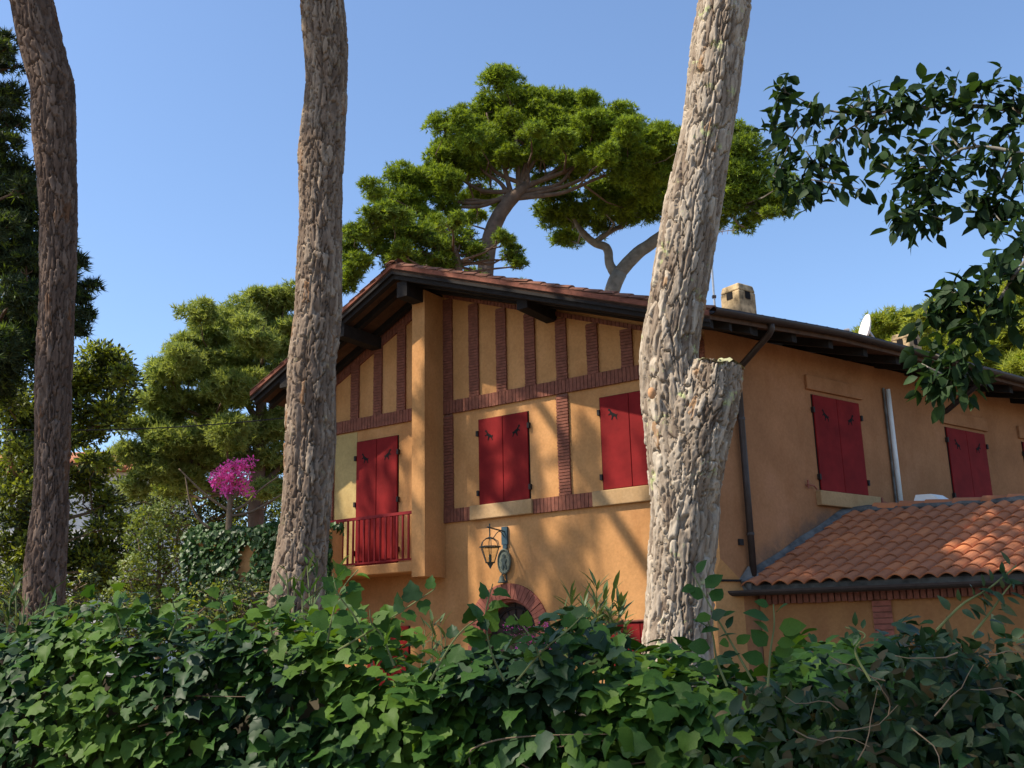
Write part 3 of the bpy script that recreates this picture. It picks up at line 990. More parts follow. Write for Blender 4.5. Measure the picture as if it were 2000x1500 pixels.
# cement and tile ridge of the lower roof
m = MB()
m.tube([LP(0.05 + 0.25 * k, 2.17, 0.005 + 0.012 * math.sin(k * 2.3)) for k in range(28)], [0.055 + 0.012 * math.sin(k * 1.7) for k in range(28)], 7)
m.obj('ridge_mortar', 'flash', lean)
for k in range(14):
    P = LP(0.35 + k * 0.36 + random.uniform(-0.02, 0.02), 2.20, 0.02)
    rt, rf = tile_tmpl(0.15, 0.37, 0.05, 5, 0.014, 0.02 + random.uniform(0, 0.02))
    x = WS.normalized()
    mesh_obj('ridge_tile', [P - x * c[0] + ED * c[1] + LN * c[2] for c in rt], rf, 'tile', lean, org=P)
MB().hexa([LP(0.1, 2.1, -0.15), LP(7, 2.1, -0.15), LP(7, 2.1, -0.15) - WNV * 6, LP(0.1, 2.1, -0.15) - WNV * 0.3] + [p + UP * 0.06 for p in (LP(0.1, 2.1, -0.15), LP(7, 2.1, -0.15), LP(7, 2.1, -0.15) - WNV * 6, LP(0.1, 2.1, -0.15) - WNV * 0.3)]).obj('flat_roof', 'flash', house)
# lead flashing against the wall: an uneven cement and lead strip
m = MB()
ns = 22
for k in range(ns):
    sa, sb = -0.12 + 2.3 * k / ns, -0.12 + 2.3 * (k + 1) / ns
    ha, hb = 0.085 + 0.008 * math.sin(k * 0.7), 0.085 + 0.008 * math.sin((k + 1) * 0.7)
    wa, wb = 0.11 + 0.008 * math.sin(k * 0.9), 0.11 + 0.008 * math.sin((k + 1) * 0.9)
    m.hexa([LP(-0.0, sa, -0.03), LP(wa, sa, -0.03), LP(wb, sb, -0.03), LP(0.0, sb, -0.03), LP(0.0, sa, 0) + UP * ha + WNV * 0.012, LP(wa, sa, 0.02), LP(wb, sb, 0.02), LP(0.0, sb, 0) + UP * hb + WNV * 0.012])
m.obj('flashing', 'flash', lean)
MB().add([LP(-0.02, -0.2, 0.05) , LP(0.16, -0.25, 0.0), LP(0.14, -0.05, 0.05), LP(0.0, -0.02, 0.16), LP(0.05, -0.2, -0.1), LP(0.16, -0.25, -0.1), LP(0.14, -0.05, -0.1), LP(0.0, -0.02, -0.1)], [(0, 1, 2, 3), (0, 4, 5, 1), (1, 5, 6, 2), (2, 6, 7, 3), (3, 7, 4, 0)]).obj('flashing', 'flash', lean)
# gutter of the lower roof
V, Fc = [], []
for t in np.linspace(-0.12, 7, 12):
    p = LP(t, S0 - 0.03, -0.02) - UP * (0.035 + 0.004 * t)
    GN = Vector((ED.y, -ED.x, 0))
    for rr in (0.07, 0.06):
        for k in range(seg + 1):
            a = math.pi + math.pi * k / seg
            V.append(p + GN * math.cos(a) * rr + UP * math.sin(a) * rr)
for i in range(11):
    for off in (0, seg + 1):
        for k in range(seg):
            q0 = i * w + off + k
            Fc.append((q0, q0 + 1, q0 + 1 + w, q0 + w))
    for k in (0, seg):
        q0 = i * w + k
        Fc.append((q0, q0 + seg + 1, q0 + seg + 1 + w, q0 + w))
g2 = MB().add(V, Fc)
g2.add([V[k] for k in range(seg + 1)], [tuple(range(seg + 1))])
g2.obj('gutter', 'gutter', house, smooth=False)
# wing wall, its brick cornice and a brick strip
GN = Vector((ED.y, -ED.x, 0))
GN = GN if GN.y < 0 else -GN
WB = LP(0.0, 0.10, 0.0)
WB = Vector((WB.x, WB.y, 0)) + ED * 0.02
def CH(t, n, z):
    return WB + ED * t + GN * n + UP * z
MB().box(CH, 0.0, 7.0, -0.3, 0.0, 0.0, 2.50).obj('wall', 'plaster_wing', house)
corn = MB().box(CH, 0.0, 7.0, -0.02, 0.045, 2.27, 2.50).obj('cornice', 'mortar', house)
t = 0.02
while t < 4.6:
    MB().box(CH, t, t + 0.062, 0.02, 0.09 + random.uniform(-0.008, 0.008), 2.26 + random.uniform(-0.006, 0.006), 2.485).obj('brick', 'brick', corn)
    t += 0.078
bp = MB().box(CH, 1.39, 1.61, -0.02, 0.022, 1.2, 2.255).obj('brick_pier', 'mortar', house)
for k in range(14):
    MB().box(CH, 1.385, 1.615, 0.0, 0.04 + random.uniform(-0.004, 0.004), 2.25 - (k + 1) * 0.073 + 0.012, 2.25 - k * 0.073).obj('brick', 'archbrick', bp)
# small vent box on the lower roof ridge
vb = MB()
VP = LP(1.02, 2.30, 0.02)
def VH(a, b, c):
    return VP + ED * a + WD * b + UP * c
vb.hexa([VH(-0.12, -0.1, 0), VH(0.25, -0.1, 0), VH(0.25, 0.2, 0), VH(-0.12, 0.2, 0), VH(-0.08, -0.1, 0.10), VH(0.12, -0.1, 0.10), VH(0.12, 0.2, 0.10), VH(-0.08, 0.2, 0.10)])
vent = vb.obj('roof_vent', 'pvc', house)
MB().hexa([VH(-0.125, -0.06, 0.02), VH(-0.123, -0.06, 0.02), VH(-0.123, 0.14, 0.02), VH(-0.125, 0.14, 0.02), VH(-0.105, -0.06, 0.085), VH(-0.103, -0.06, 0.085), VH(-0.103, 0.14, 0.085), VH(-0.105, 0.14, 0.085)]).obj('vent_opening', 'void', vent)

# ---------------- chimneys (parts of the roof)
def chimney(v, n, zt, s, hole=True):
    def XH(a, b, z):
        return WH(v + a, n + b, z)
    m = MB()
    m.hexa([XH(-s, -s, zt - 1.1), XH(s, -s, zt - 1.1), XH(s, s, zt - 1.1), XH(-s, s, zt - 1.1), XH(-s * 0.97, -s * 0.97, zt - 0.12), XH(s * 0.97, -s * 0.97, zt - 0.12), XH(s * 0.97, s * 0.97, zt - 0.12), XH(-s * 0.97, s * 0.97, zt - 0.12)])
    m.hexa([XH(-s * 0.975, -s * 0.975, zt - 0.119), XH(s * 0.975, -s * 0.975, zt - 0.119), XH(s * 0.975, s * 0.975, zt - 0.119), XH(-s * 0.975, s * 0.975, zt - 0.119), XH(-s * 0.86, -s * 0.86, zt), XH(s * 0.86, -s * 0.86, zt), XH(s * 0.86, s * 0.86, zt), XH(-s * 0.86, s * 0.86, zt)])
    c = m.obj('chimney', 'stone', roof)
    bv = c.modifiers.new('edge', 'BEVEL'); bv.width = 0.02; bv.segments = 2
    MB().box(XH, -0.055, 0.055, s * 0.98, s * 1.02, zt - 0.25, zt - 0.13).obj('chimney_opening', 'void', c)
    MB().box(XH, -s * 1.02, -s * 0.98, -0.06, 0.06, zt - 0.24, zt - 0.13).obj('chimney_opening', 'void', c)
    return c
chimney(2.147, -1.2, 7.313, 0.20)
chimney(6.976, -1.4, 7.386, 0.20)

# satellite dish and television mast on the roof
DP = WH(5.152, -1.0, 7.054)
dish = empty('satellite_dish', DP - UP * 0.45, 'white satellite dish standing edge-on above the brown gutter', 'satellite dish')
ax = Vector((-0.97, -0.05, 0.26)).normalized()
sx = ax.cross(UP).normalized()
sy = sx.cross(ax)
V, Fc = [DP - ax * 0.07], []
for ring, (rr, d) in enumerate(((0.12, -0.055), (0.22, -0.02), (0.29, 0.02))):
    for k in range(20):
        a = 2 * math.pi * k / 20
        V.append(DP + (sx * math.cos(a) * 0.92 + sy * math.sin(a)) * rr + ax * d)
for k in range(20):
    k2 = (k + 1) % 20
    Fc.append((0, 1 + k, 1 + k2))
    for r_ in (0, 1):
        Fc.append((1 + r_ * 20 + k, 1 + r_ * 20 + 20 + k, 1 + r_ * 20 + 20 + k2, 1 + r_ * 20 + k2))
ds = mesh_obj('reflector', V, Fc, 'dish', dish, smooth=True)
sm = ds.modifiers.new('thick', 'SOLIDIFY'); sm.thickness = 0.012
MB().tube([DP - ax * 0.07, DP - ax * 0.14 - UP * 0.1, DP - ax * 0.14 - UP * 0.95], 0.02, 8).obj('mast', 'steel', dish)
MB().tube([DP - sy * 0.28, DP + ax * 0.30 - sy * 0.08], 0.010, 6).tube([DP + ax * 0.28 - sy * 0.06, DP + ax * 0.36 - sy * 0.10], 0.028, 8).obj('feed_arm', 'steel', dish)

AP = WH(2.035, -1.6, 7.091)
AT = 8.396
ant = empty('television_antenna', AP - UP * 0.6, 'thin pale television antenna mast beside the chimney', 'antenna')
MB().tube([AP - UP * 0.7, Vector((AP.x, AP.y, AT))], 0.018, 6).obj('mast', 'steel', ant)
MB().tube([Vector((AP.x - 0.02, AP.y, AT - 0.03)), Vector((AP.x + 0.42, AP.y - 0.1, AT - 0.03))], 0.008, 5).obj('boom', 'steel', ant)
for k in range(5):
    c = Vector((AP.x + 0.04 + 0.085 * k, AP.y - 0.02 * k, AT - 0.03))
    MB().tube([c + Vector((0.02, 0.14, 0)), c - Vector((0.02, 0.14, 0))], 0.005, 5).obj('element', 'steel', ant)
MB().box(lambda a, b, c: AP + Vector((a, b, c)), -0.03, 0.03, -0.03, 0.03, 0.14, 0.18).obj('clamp', 'gutter', ant)

# wall lantern on its bracket
LB = FH(3.32, 0, 3.40)
lan = empty('wall_lantern', LB - UP * 0.5, 'iron wall lantern hanging on a bracket above the arched door', 'lantern')
def LH(a, n, z):
    return LB + FD * a + FN * n + UP * z
MB().box(LH, -0.05, 0.05, 0.0, 0.035, -0.13, 0.13).box(LH, -0.035, 0.035, 0.0, 0.03, -0.19, -0.131).obj('wall_plate', 'blueiron', lan)
MB().tube([LH(0, 0.03, 0.06), LH(0, 0.46, 0.085)], 0.011, 8).obj('arm', 'iron', lan)
MB().tube([LH(0, 0.03 + 0.32 * (k / 9), -0.02 + 0.07 * math.sin(k / 9 * 4.2) - 0.0) for k in range(10)], 0.007, 6).obj('scroll', 'iron', lan)
LC = 0.40
MB().tube([LH(0, LC, 0.14), LH(0, LC, -0.06)], 0.010, 8).obj('hanger', 'iron', lan)
for (r0, z0, r1, z1, nm) in ((0.035, -0.055, 0.07, -0.075, 'cap'), (0.155, -0.185, 0.155, -0.20, 'rim'), (0.06, -0.425, 0.075, -0.41, 'base')):
    MB().tube([LH(0, LC, z0), LH(0, LC, z1)], [r0, r1], 6).obj(nm, 'iron', lan)
MB().tube([LH(0, LC, -0.42), LH(0, LC, -0.47), LH(0, LC, -0.50)], [0.05, 0.02, 0.006], 8).obj('finial', 'iron', lan)
def hexp(r, z, k):
    a = 2 * math.pi * k / 6 + 0.2
    return LH(r * math.cos(a), LC + r * math.sin(a), z)
for k in range(6):
    MB().tube([hexp(0.142, -0.20, k), hexp(0.066, -0.415, k)], 0.0065, 5).obj('cage_bar', 'iron', lan)
    MB().tube([hexp(0.142, -0.185, k), hexp(0.125, -0.12, k), hexp(0.055, -0.07, k)], 0.0065, 5).obj('crown_bar', 'iron', lan)
    a_, b_ = hexp(0.138, -0.202, k), hexp(0.138, -0.202, k + 1)
    c_, d_ = hexp(0.063, -0.412, k + 1), hexp(0.063, -0.412, k)
    nn = (b_ - a_).cross(d_ - a_).normalized() * 0.003
    MB().hexa([a_, b_, c_, d_, a_ + nn, b_ + nn, c_ + nn, d_ + nn]).obj('pane', 'glass', lan)
MB().tube([LH(0, LC, -0.40), LH(0, LC, -0.30)], 0.02, 8).obj('bulb_holder', 'medal', lan)

# oval plaque hanging below the lantern, and the small bell under it
MC = FH(3.325, 0.03, 3.025)
med = empty('oval_plaque', MC, 'weathered oval metal plaque on a rod between lantern and brick arch', 'plaque')
V, Fc = [], []
prof = ((1.0, 0.0), (1.0, 0.022), (0.92, 0.032), (0.84, 0.024), (0.80, 0.014), (0.0, 0.014))
for rr, d in prof[:-1]:
    for k in range(28):
        a = 2 * math.pi * k / 28
        V.append(MC + FD * math.cos(a) * 0.115 * rr + UP * math.sin(a) * 0.185 * rr + FN * d)
for r_ in range(len(prof) - 2):
    for k in range(28):
        Fc.append((r_ * 28 + k, r_ * 28 + (k + 1) % 28, (r_ + 1) * 28 + (k + 1) % 28, (r_ + 1) * 28 + k))
Fc.append(tuple((len(prof) - 2) * 28 + k for k in range(28)))
MB().add(V, Fc).obj('disc', 'medal', med)
fig = [(0.0, 0.11), (0.03, 0.085), (0.02, 0.05), (0.055, 0.02), (0.03, -0.02), (0.045, -0.10), (0.012, -0.115), (0.0, -0.04), (-0.025, -0.11), (-0.05, -0.10), (-0.025, -0.01), (-0.05, 0.03), (-0.015, 0.055), (-0.025, 0.09)]
MB().prism([MC + FD * x + UP * y + FN * 0.016 for x, y in fig], FN * 0.010).obj('relief', 'iron', med)
MB().tube([FH(3.325, 0.02, 3.20), FH(3.322, 0.02, 3.38)], 0.009, 6).obj('hanging_rod', 'iron', med)
BC = FH(3.36, 0.06, 2.775)
bell = empty('door_bell', BC, 'small grey metal bell under the oval plaque, over the brick arch', 'bell')
MB().tube([BC + UP * 0.055, BC + UP * 0.03, BC - UP * 0.01, BC - UP * 0.045, BC - UP * 0.055], [0.012, 0.032, 0.042, 0.06, 0.062], 10).obj('bell_body', 'medal', bell, smooth=True)
MB().tube([BC + UP * 0.055, BC + UP * 0.09 - FN * 0.02 - FD * 0.03, BC - FN * 0.06 - FD * 0.045 + UP * 0.06, BC - FN * 0.06 - FD * 0.045 - UP * 0.05], 0.012, 6).obj('bell_bracket', 'iron', bell)

# ------------------------------------------------------------------ foliage builders
TUFT = [needle_tuft(7, s, 1.0, 0.105) for s in range(5)]
TUFT_FINE = [needle_tuft(7, s + 20, 1.15, 0.085, 1.0) for s in range(5)]
SPRAY = [leaf_spray(9, s) for s in range(5)]
SPRAY_S = [leaf_spray(8, s + 40, 0.26, 0.5) for s in range(4)]

def crown(name, clumps, per_m2, size, mats, parent, tm=TUFT, flat=0.8, up_bias=0.35, mixw=None, shell=0.55, tilt=0.35, sub=0):
    P, D, S = [], [], []
    if sub:                    # break every clump into smaller pads of foliage
        cc = []
        for (x, y, z, r) in clumps:
            for d in unit(sub):
                d[2] = d[2] * 0.8 + 0.15
                cc.append((x + d[0] * r * 0.70, y + d[1] * r * 0.70, z + d[2] * r * 0.62, r * random.uniform(0.36, 0.78)))
        clumps = cc
        flat, tilt = 0.60, max(tilt, 0.9)
    for (x, y, z, r) in clumps:
        n = max(6, int(per_m2 * 4 * math.pi * r * r))
        d = unit(n)
        d[:, 2] += up_bias
        d /= np.linalg.norm(d, axis=1)[:, None]
        rad = r * (shell + (1 - shell) * rng.random(n) ** 0.5) * (1 + 0.16 * rng.normal(size=n))
        p = np.array([x, y, z]) + d * rad[:, None] * np.array([1, 1, flat])
        P.append(p)
        dd = d + np.array([0, 0, tilt]) + rng.normal(size=(n, 3)) * 0.3
        D.append(dd / np.linalg.norm(dd, axis=1)[:, None])
        S.append(size * rng.uniform(0.7, 1.25, n))
    P, D, S = np.concatenate(P), np.concatenate(D), np.concatenate(S)
    side = np.cross(D, unit(len(D)))
    rot = frames(side, D)
    mi = rng.choice(len(mats), len(P), p=mixw)
    o = multi_scatter(tm, P, rot, S, mi, name, mats, parent)
    return o

def limb_tubes(parent, limbs, mat, name='limb', seg=8):
    out = []
    for L in limbs:
        C, _ = spline(np.array(L, float), max(6, 5 * len(L)))
        # slight irregular wander
        j = np.cumsum(rng.normal(size=(len(C), 3)) * 0.008, axis=0)
        pts = C[:, :3] + j * np.clip(C[:, 3:4] * 6, 0.1, 1)
        MB().tube([tuple(p) for p in pts], [float(r) for r in C[:, 3]], seg).obj(name, mat, parent, smooth=True)
        out.append(C)
    return out

def boughs(parent, curves, clumps, mat, r0=0.045):
    """thin boughs running from the limbs into every clump, one joined part"""
    A = np.concatenate(curves)
    m = MB()
    for (x, y, z, r) in clumps:
        c = np.array([x, y, z])
        cost = np.linalg.norm(A[:, :3] - c, axis=1) + np.clip(A[:, 2] - z + 0.2, 0, 9) * 1.5
        a = A[np.argmin(cost)]
        mid = (a[:3] + c) / 2 + np.array([0, 0, -0.12]) * np.linalg.norm(a[:3] - c) * 0.5 + rng.normal(size=3) * 0.12
        rr = min(r0, float(a[3]) * 0.7)
        m.tube([tuple(a[:3]), tuple(mid), tuple(c)], [rr, rr * 0.7, rr * 0.35], 5)
        for k in range(3):
            e = c + unit(1)[0] * r * np.array([0.8, 0.8, 0.6]) + np.array([0, 0, r * 0.2])
            m.tube([tuple(mid * 0.3 + c * 0.7), tuple((mid * 0.3 + c * 0.7 + e) / 2 + rng.normal(size=3) * 0.05), tuple(e)], [rr * 0.45, rr * 0.35, rr * 0.15], 4)
    o = m.obj('boughs', mat, parent)
    o['kind'] = 'stuff'
    return o

def deepen(clumps, n, spread, shrink=0.95):
    """further clumps in front of and behind a row of clumps, so the crown has depth"""
    out = list(clumps)
    for (x, y, z, r) in clumps:
        for k in range(n):
            out.append((x + random.gauss(0, 0.35 * r), y + random.uniform(-spread, spread), z - abs(random.gauss(0, 0.22 * r)) - 0.12, r * shrink * random.uniform(0.75, 1.0)))
    return out

# ------------------------------------------------------------------ the three pines in front of the house
def fg_pine(name, label, path, mat, nA, nL, seed, depth, crown_c, crown_r, ncl, cw=0.058, chh=0.22, rows=None, split=9.8):
    base = Vector(path[0][:3])
    base.z = 0
    t = empty(name, base, label, 'pine tree', 'tall pine trunks in front of the villa')
    full, _ = spline(np.array(path, float), 240)
    k_ = int(np.searchsorted(full[:, 2], split))
    V, Q, tone, P, rad = bark_tube(full[:k_:6].tolist() + [full[k_ - 1].tolist()] if (k_ - 1) % 6 else full[:k_:6].tolist(), nA, nL, cw, chh, depth, seed)
    V2, Q2, tone2, _, _ = bark_tube(full[k_ - 4::6], 40, 60, 0.1, 0.3, depth * 0.6, seed)
    V, Q, tone = np.concatenate([V, V2]), np.concatenate([Q, Q2 + len(V)]), np.concatenate([tone, tone2])
    tri_obj('trunk', V, Q, mat, t, attr=tone, smooth=False)
    cx, cy, cz = crown_c
    top = path[-1]
    clumps = []
    limbs = []
    for k in range(ncl):
        a = k * 2.39996 + seed
        rr = crown_r * math.sqrt((k + 0.5) / ncl)
        zz = cz + 1.0 * (1 - (rr / crown_r) ** 2) + random.uniform(-0.35, 0.35)
        clumps.append((cx + rr * math.cos(a), cy + rr * math.sin(a), zz, random.uniform(0.62, 0.95)))
    if rows:                  # unseen foliage laid in rows along the sun heading, shaped to streak the facade
        clumps = []
        hv = Vector((sdir.x, sdir.y, 0)).normalized()
        pv = Vector((-hv.y, hv.x, 0))
        bb = -crown_r
        rr_ = random.Random(seed)
        while bb < crown_r:
            half = math.sqrt(max(0.0, crown_r ** 2 - bb ** 2))
            aa = -half
            zo = rr_.uniform(-0.5, 0.5)
            ph = rr_.uniform(0, 6)
            while aa < half:
                if rr_.random() > rows[2]:
                    c_ = Vector((cx, cy, cz + zo + 0.8 * (1 - (bb / crown_r) ** 2))) + hv * aa + pv * (bb + 0.22 * math.sin(aa * 1.1 + ph))
                    clumps.append((c_.x, c_.y, c_.z + rr_.uniform(-0.1, 0.1), rr_.uniform(0.20, 0.34) * rows[1]))
                aa += rr_.uniform(0.3, 0.48)
            bb += rows[0] * rr_.uniform(0.7, 1.35)
    for k in range(7):
        a = k * 2 * math.pi / 7 + seed
        limbs.append([(top[0], top[1], top[2] - 1.2 + 0.15 * k, 0.10), ((top[0] * 0.45 + cx * 0.55) + 0.45 * crown_r * math.cos(a), (top[1] * 0.45 + cy * 0.55) + 0.45 * crown_r * math.sin(a), cz - 0.55, 0.07), (cx + 0.85 * crown_r * math.cos(a), cy + 0.85 * crown_r * math.sin(a), cz + 0.1, 0.03)])
    cv = limb_tubes(t, limbs, 'limb')
    boughs(t, cv, clumps, 'limb')
    return t, clumps

p3 = [(1.119, 7.82, 1.555, 0.275), (1.16, 7.814, 1.75, 0.254), (1.196, 7.809, 2.093, 0.25), (1.233, 7.803, 2.463, 0.251), (1.271, 7.797, 2.841, 0.267), (1.254, 7.8, 3.232, 0.255), (1.219, 7.805, 3.593, 0.24), (1.217, 7.806, 3.879, 0.229), (1.285, 7.795, 4.248, 0.223), (1.385, 7.778, 4.665, 0.226), (1.475, 7.761, 5.092, 0.224), (1.582, 7.74, 5.526, 0.21), (1.676, 7.72, 5.971, 0.217), (1.756, 7.702, 6.427, 0.219), (1.841, 7.683, 6.894, 0.217), (1.931, 7.66, 7.419, 0.212)]
p2 = [(-2.035, 9.791, 1.663, 0.272), (-2.014, 9.795, 2.159, 0.252), (-1.975, 9.803, 2.529, 0.241), (-1.952, 9.808, 3.002, 0.232), (-1.932, 9.812, 3.487, 0.232), (-1.926, 9.813, 3.984, 0.23), (-1.925, 9.813, 4.495, 0.228), (-1.885, 9.821, 5.02, 0.229), (-1.886, 9.821, 5.558, 0.224), (-1.889, 9.82, 6.11, 0.217), (-1.903, 9.817, 6.619, 0.235), (-1.88, 9.822, 7.144, 0.225), (-1.861, 9.825, 7.561, 0.219), (-1.889, 9.82, 8.105, 0.233), (-1.929, 9.812, 8.472, 0.224), (-1.985, 9.801, 9.163, 0.216)]
p1 = [(-4.42, 10.073, 1.716, 0.213), (-4.436, 10.066, 2.133, 0.187), (-4.442, 10.063, 2.369, 0.186), (-4.451, 10.059, 2.704, 0.185), (-4.456, 10.057, 3.093, 0.169), (-4.475, 10.049, 3.59, 0.166), (-4.503, 10.036, 4.098, 0.168), (-4.533, 10.023, 4.617, 0.175), (-4.553, 10.013, 5.15, 0.175), (-4.593, 9.995, 5.861, 0.183), (-4.653, 9.967, 6.532, 0.193), (-4.722, 9.935, 7.101, 0.214), (-4.765, 9.914, 7.537, 0.221), (-4.88, 9.858, 7.961, 0.217), (-5.028, 9.784, 8.533, 0.215), (-5.186, 9.701, 9.171, 0.203)]
def to_ground(p):
    b = p[0]
    return [(b[0], b[1], -0.15, b[3] * 1.35), (b[0], b[1], 0.35, b[3] * 1.12)] + [q for q in p if q[2] > 0.6]
def up_to(p, z, dx=0.0, dy=0.0):
    e = p[-1]
    d = z - e[2]
    return p + [(e[0] + dx * 0.5, e[1] + dy * 0.5, e[2] + d * 0.5, e[3] * 0.85), (e[0] + dx, e[1] + dy, z, e[3] * 0.6)]
p3 = up_to(to_ground(p3), 12.0, 0.5, 0.4)
p2 = up_to(to_ground(p2), 12.2, -0.3, 0.3)
p1 = up_to(to_ground(p1), 12.5, -0.6, 0.4)
pine3, cl3 = fg_pine('pine_tree', 'pale barked pine trunk with a sawn-off limb stump, nearest the house corner', p3, 'bark3', 220, 840, 11, 0.032, (0.5, 9.9, 13.6), 3.2, 26)
pine2, cl2 = fg_pine('pine_tree', 'straight brown pine trunk standing before the left end of the gable', p2, 'bark2', 170, 740, 23, 0.036, (-4.8, 9.2, 13.2), 2.3, 18)
pine1, cl1 = fg_pine('pine_tree', 'dark reddish pine trunk near the left edge, kinked near its top', p1, 'bark1', 150, 680, 37, 0.034, (-8.2, 13.2, 14.7), 4.9, 38, rows=(0.74, 0.72, 0.16))
for t_, c_, d_, z_ in ((pine3, cl3, 14, 0.34), (pine2, cl2, 22, 0.32), (pine1, cl1, 60, 0.17)):
    crown('crown', c_, d_, z_, ['pine_a', 'pine_b'], t_, mixw=[0.6, 0.4])
# two added pines out of view, there only to shade trunks and hedge
for k, (bx_, by_, cr_, nc_, dn_) in enumerate(((-12.0, 8.9, 1.3, 9, 44), (-7.3, 0.2, 1.9, 12, 10))):
    p0 = [(bx_, by_, -0.1, 0.40), (bx_, by_, 0.5, 0.32), (bx_ + 0.1, by_ - 0.1, 4.0, 0.28), (bx_ - 0.1, by_, 8.0, 0.25), (bx_, by_, 12.0, 0.17)]
    pine0, cl0 = fg_pine('pine_tree', ('added pine outside the left of the view, its crown shaped to shade the trunks', 'added pine left of the viewer, outside the view, to shade the hedge')[k], p0, 'bark1', 48, 90, 61 + k, 0.02, (bx_, by_, 13.2), cr_, nc_)
    if k == 0:
        cl0 = [(-12.4 + 0.40 * i, 8.42 + 0.115 * i, 13.2 + random.uniform(-0.15, 0.15), 0.62) for i in range(13)]  # clumps laid along the sun path to shade the left trunk alone
    crown('crown', cl0, dn_, 0.28, ['pine_a', 'pine_b'], pine0, mixw=[0.6, 0.4])
# stump of the sawn limb on the nearest trunk
sp = [(1.239, 7.762, 2.421, 0.075), (1.268, 7.757, 2.645, 0.173), (1.323, 7.748, 2.928, 0.228), (1.4, 7.734, 3.214, 0.237), (1.475, 7.72, 3.446, 0.231), (1.521, 7.711, 3.622, 0.217), (1.544, 7.707, 3.737, 0.206)]
sp = [(x, y - 0.02, z, r) for x, y, z, r in sp]
V, Q, tone, P, rad = bark_tube(sp, 200, 150, 0.055, 0.16, 0.034, 51)
st = tri_obj('limb_stump', V, Q, 'bark3', pine3, attr=tone, smooth=False)
web = [(1.231, 7.743, 2.456, 0.094), (1.253, 7.739, 2.699, 0.188), (1.285, 7.734, 3.023, 0.225), (1.319, 7.728, 3.333, 0.223), (1.34, 7.725, 3.549, 0.189), (1.353, 7.722, 3.689, 0.14), (1.365, 7.72, 3.761, 0.097)]
V, Q, tone, P, rad = bark_tube(web, 140, 130, 0.058, 0.19, 0.030, 57)
tri_obj('limb_collar', V, Q, 'bark3', pine3, attr=tone, smooth=False)
# ragged mossy cut on top of the stump
c0 = Vector(sp[-1][:3])
cu = []
cf = []
rs = sp[-1][3]
N_ = 40
for ring in range(6):
    for k in range(N_):
        a = 2 * math.pi * k / N_
        rr = rs * (1.0 - ring / 6.0) * (1.02 + 0.05 * math.sin(3 * a + 1) + 0.03 * math.sin(11 * a))
        cu.append(c0 + Vector((rr * math.cos(a), rr * math.sin(a), -0.015 - 0.10 * math.cos(a) * rr / rs * 0.15 + 0.02 * math.sin(5 * a + ring) + random.uniform(-0.008, 0.012) + (0.012 if ring in (1, 2) else 0))))
for ring in range(5):
    for k in range(N_):
        cf.append((ring * N_ + k, ring * N_ + (k + 1) % N_, (ring + 1) * N_ + (k + 1) % N_, (ring + 1) * N_ + k))
cf.append(tuple(5 * N_ + k for k in range(N_)))
mesh_obj('stump_top', cu, cf, 'cut', st, smooth=True)
# pruned branch scar
sc = Vector((1.034, 7.55, 3.508))
V = [sc + Vector((0.0, -0.012, 0))]
for k in range(14):
    a = 2 * math.pi * k / 14
    V.append(sc + Vector((0.030 * math.cos(a), 0.03, 0.046 * math.sin(a))))
mesh_obj('branch_scar', V, [(0, 1 + k, 1 + (k + 1) % 14) for k in range(14)], 'scar', pine3, smooth=True)

# ------------------------------------------------------------------ pines behind the house
def far_tree(name, label, cat, group, clumps, trunk, limbs, mats, mixw, per, size, tm=TUFT, bark='limb', deep=(1, 1.6), **kw):
    b = Vector(trunk[0][:3])
    t = empty(name, (b.x, b.y, 0), label, cat, group)
    C, _ = spline(np.array(trunk, float), 40)
    MB().tube([tuple(p[:3]) for p in C], [float(p[3]) for p in C], 12).obj('trunk', bark, t, smooth=True)
    cv = [C[20:]] + limb_tubes(t, limbs, bark)
    cl_ = deepen(clumps, *deep)
    boughs(t, cv, cl_, bark)
    crown('crown', cl_, per, size, mats, t, tm, mixw=mixw, **kw)
    return t
def gnd(p):
    b = p[0]
    return [(b[0], b[1], 0.0, b[3] * 1.3)] + list(p)

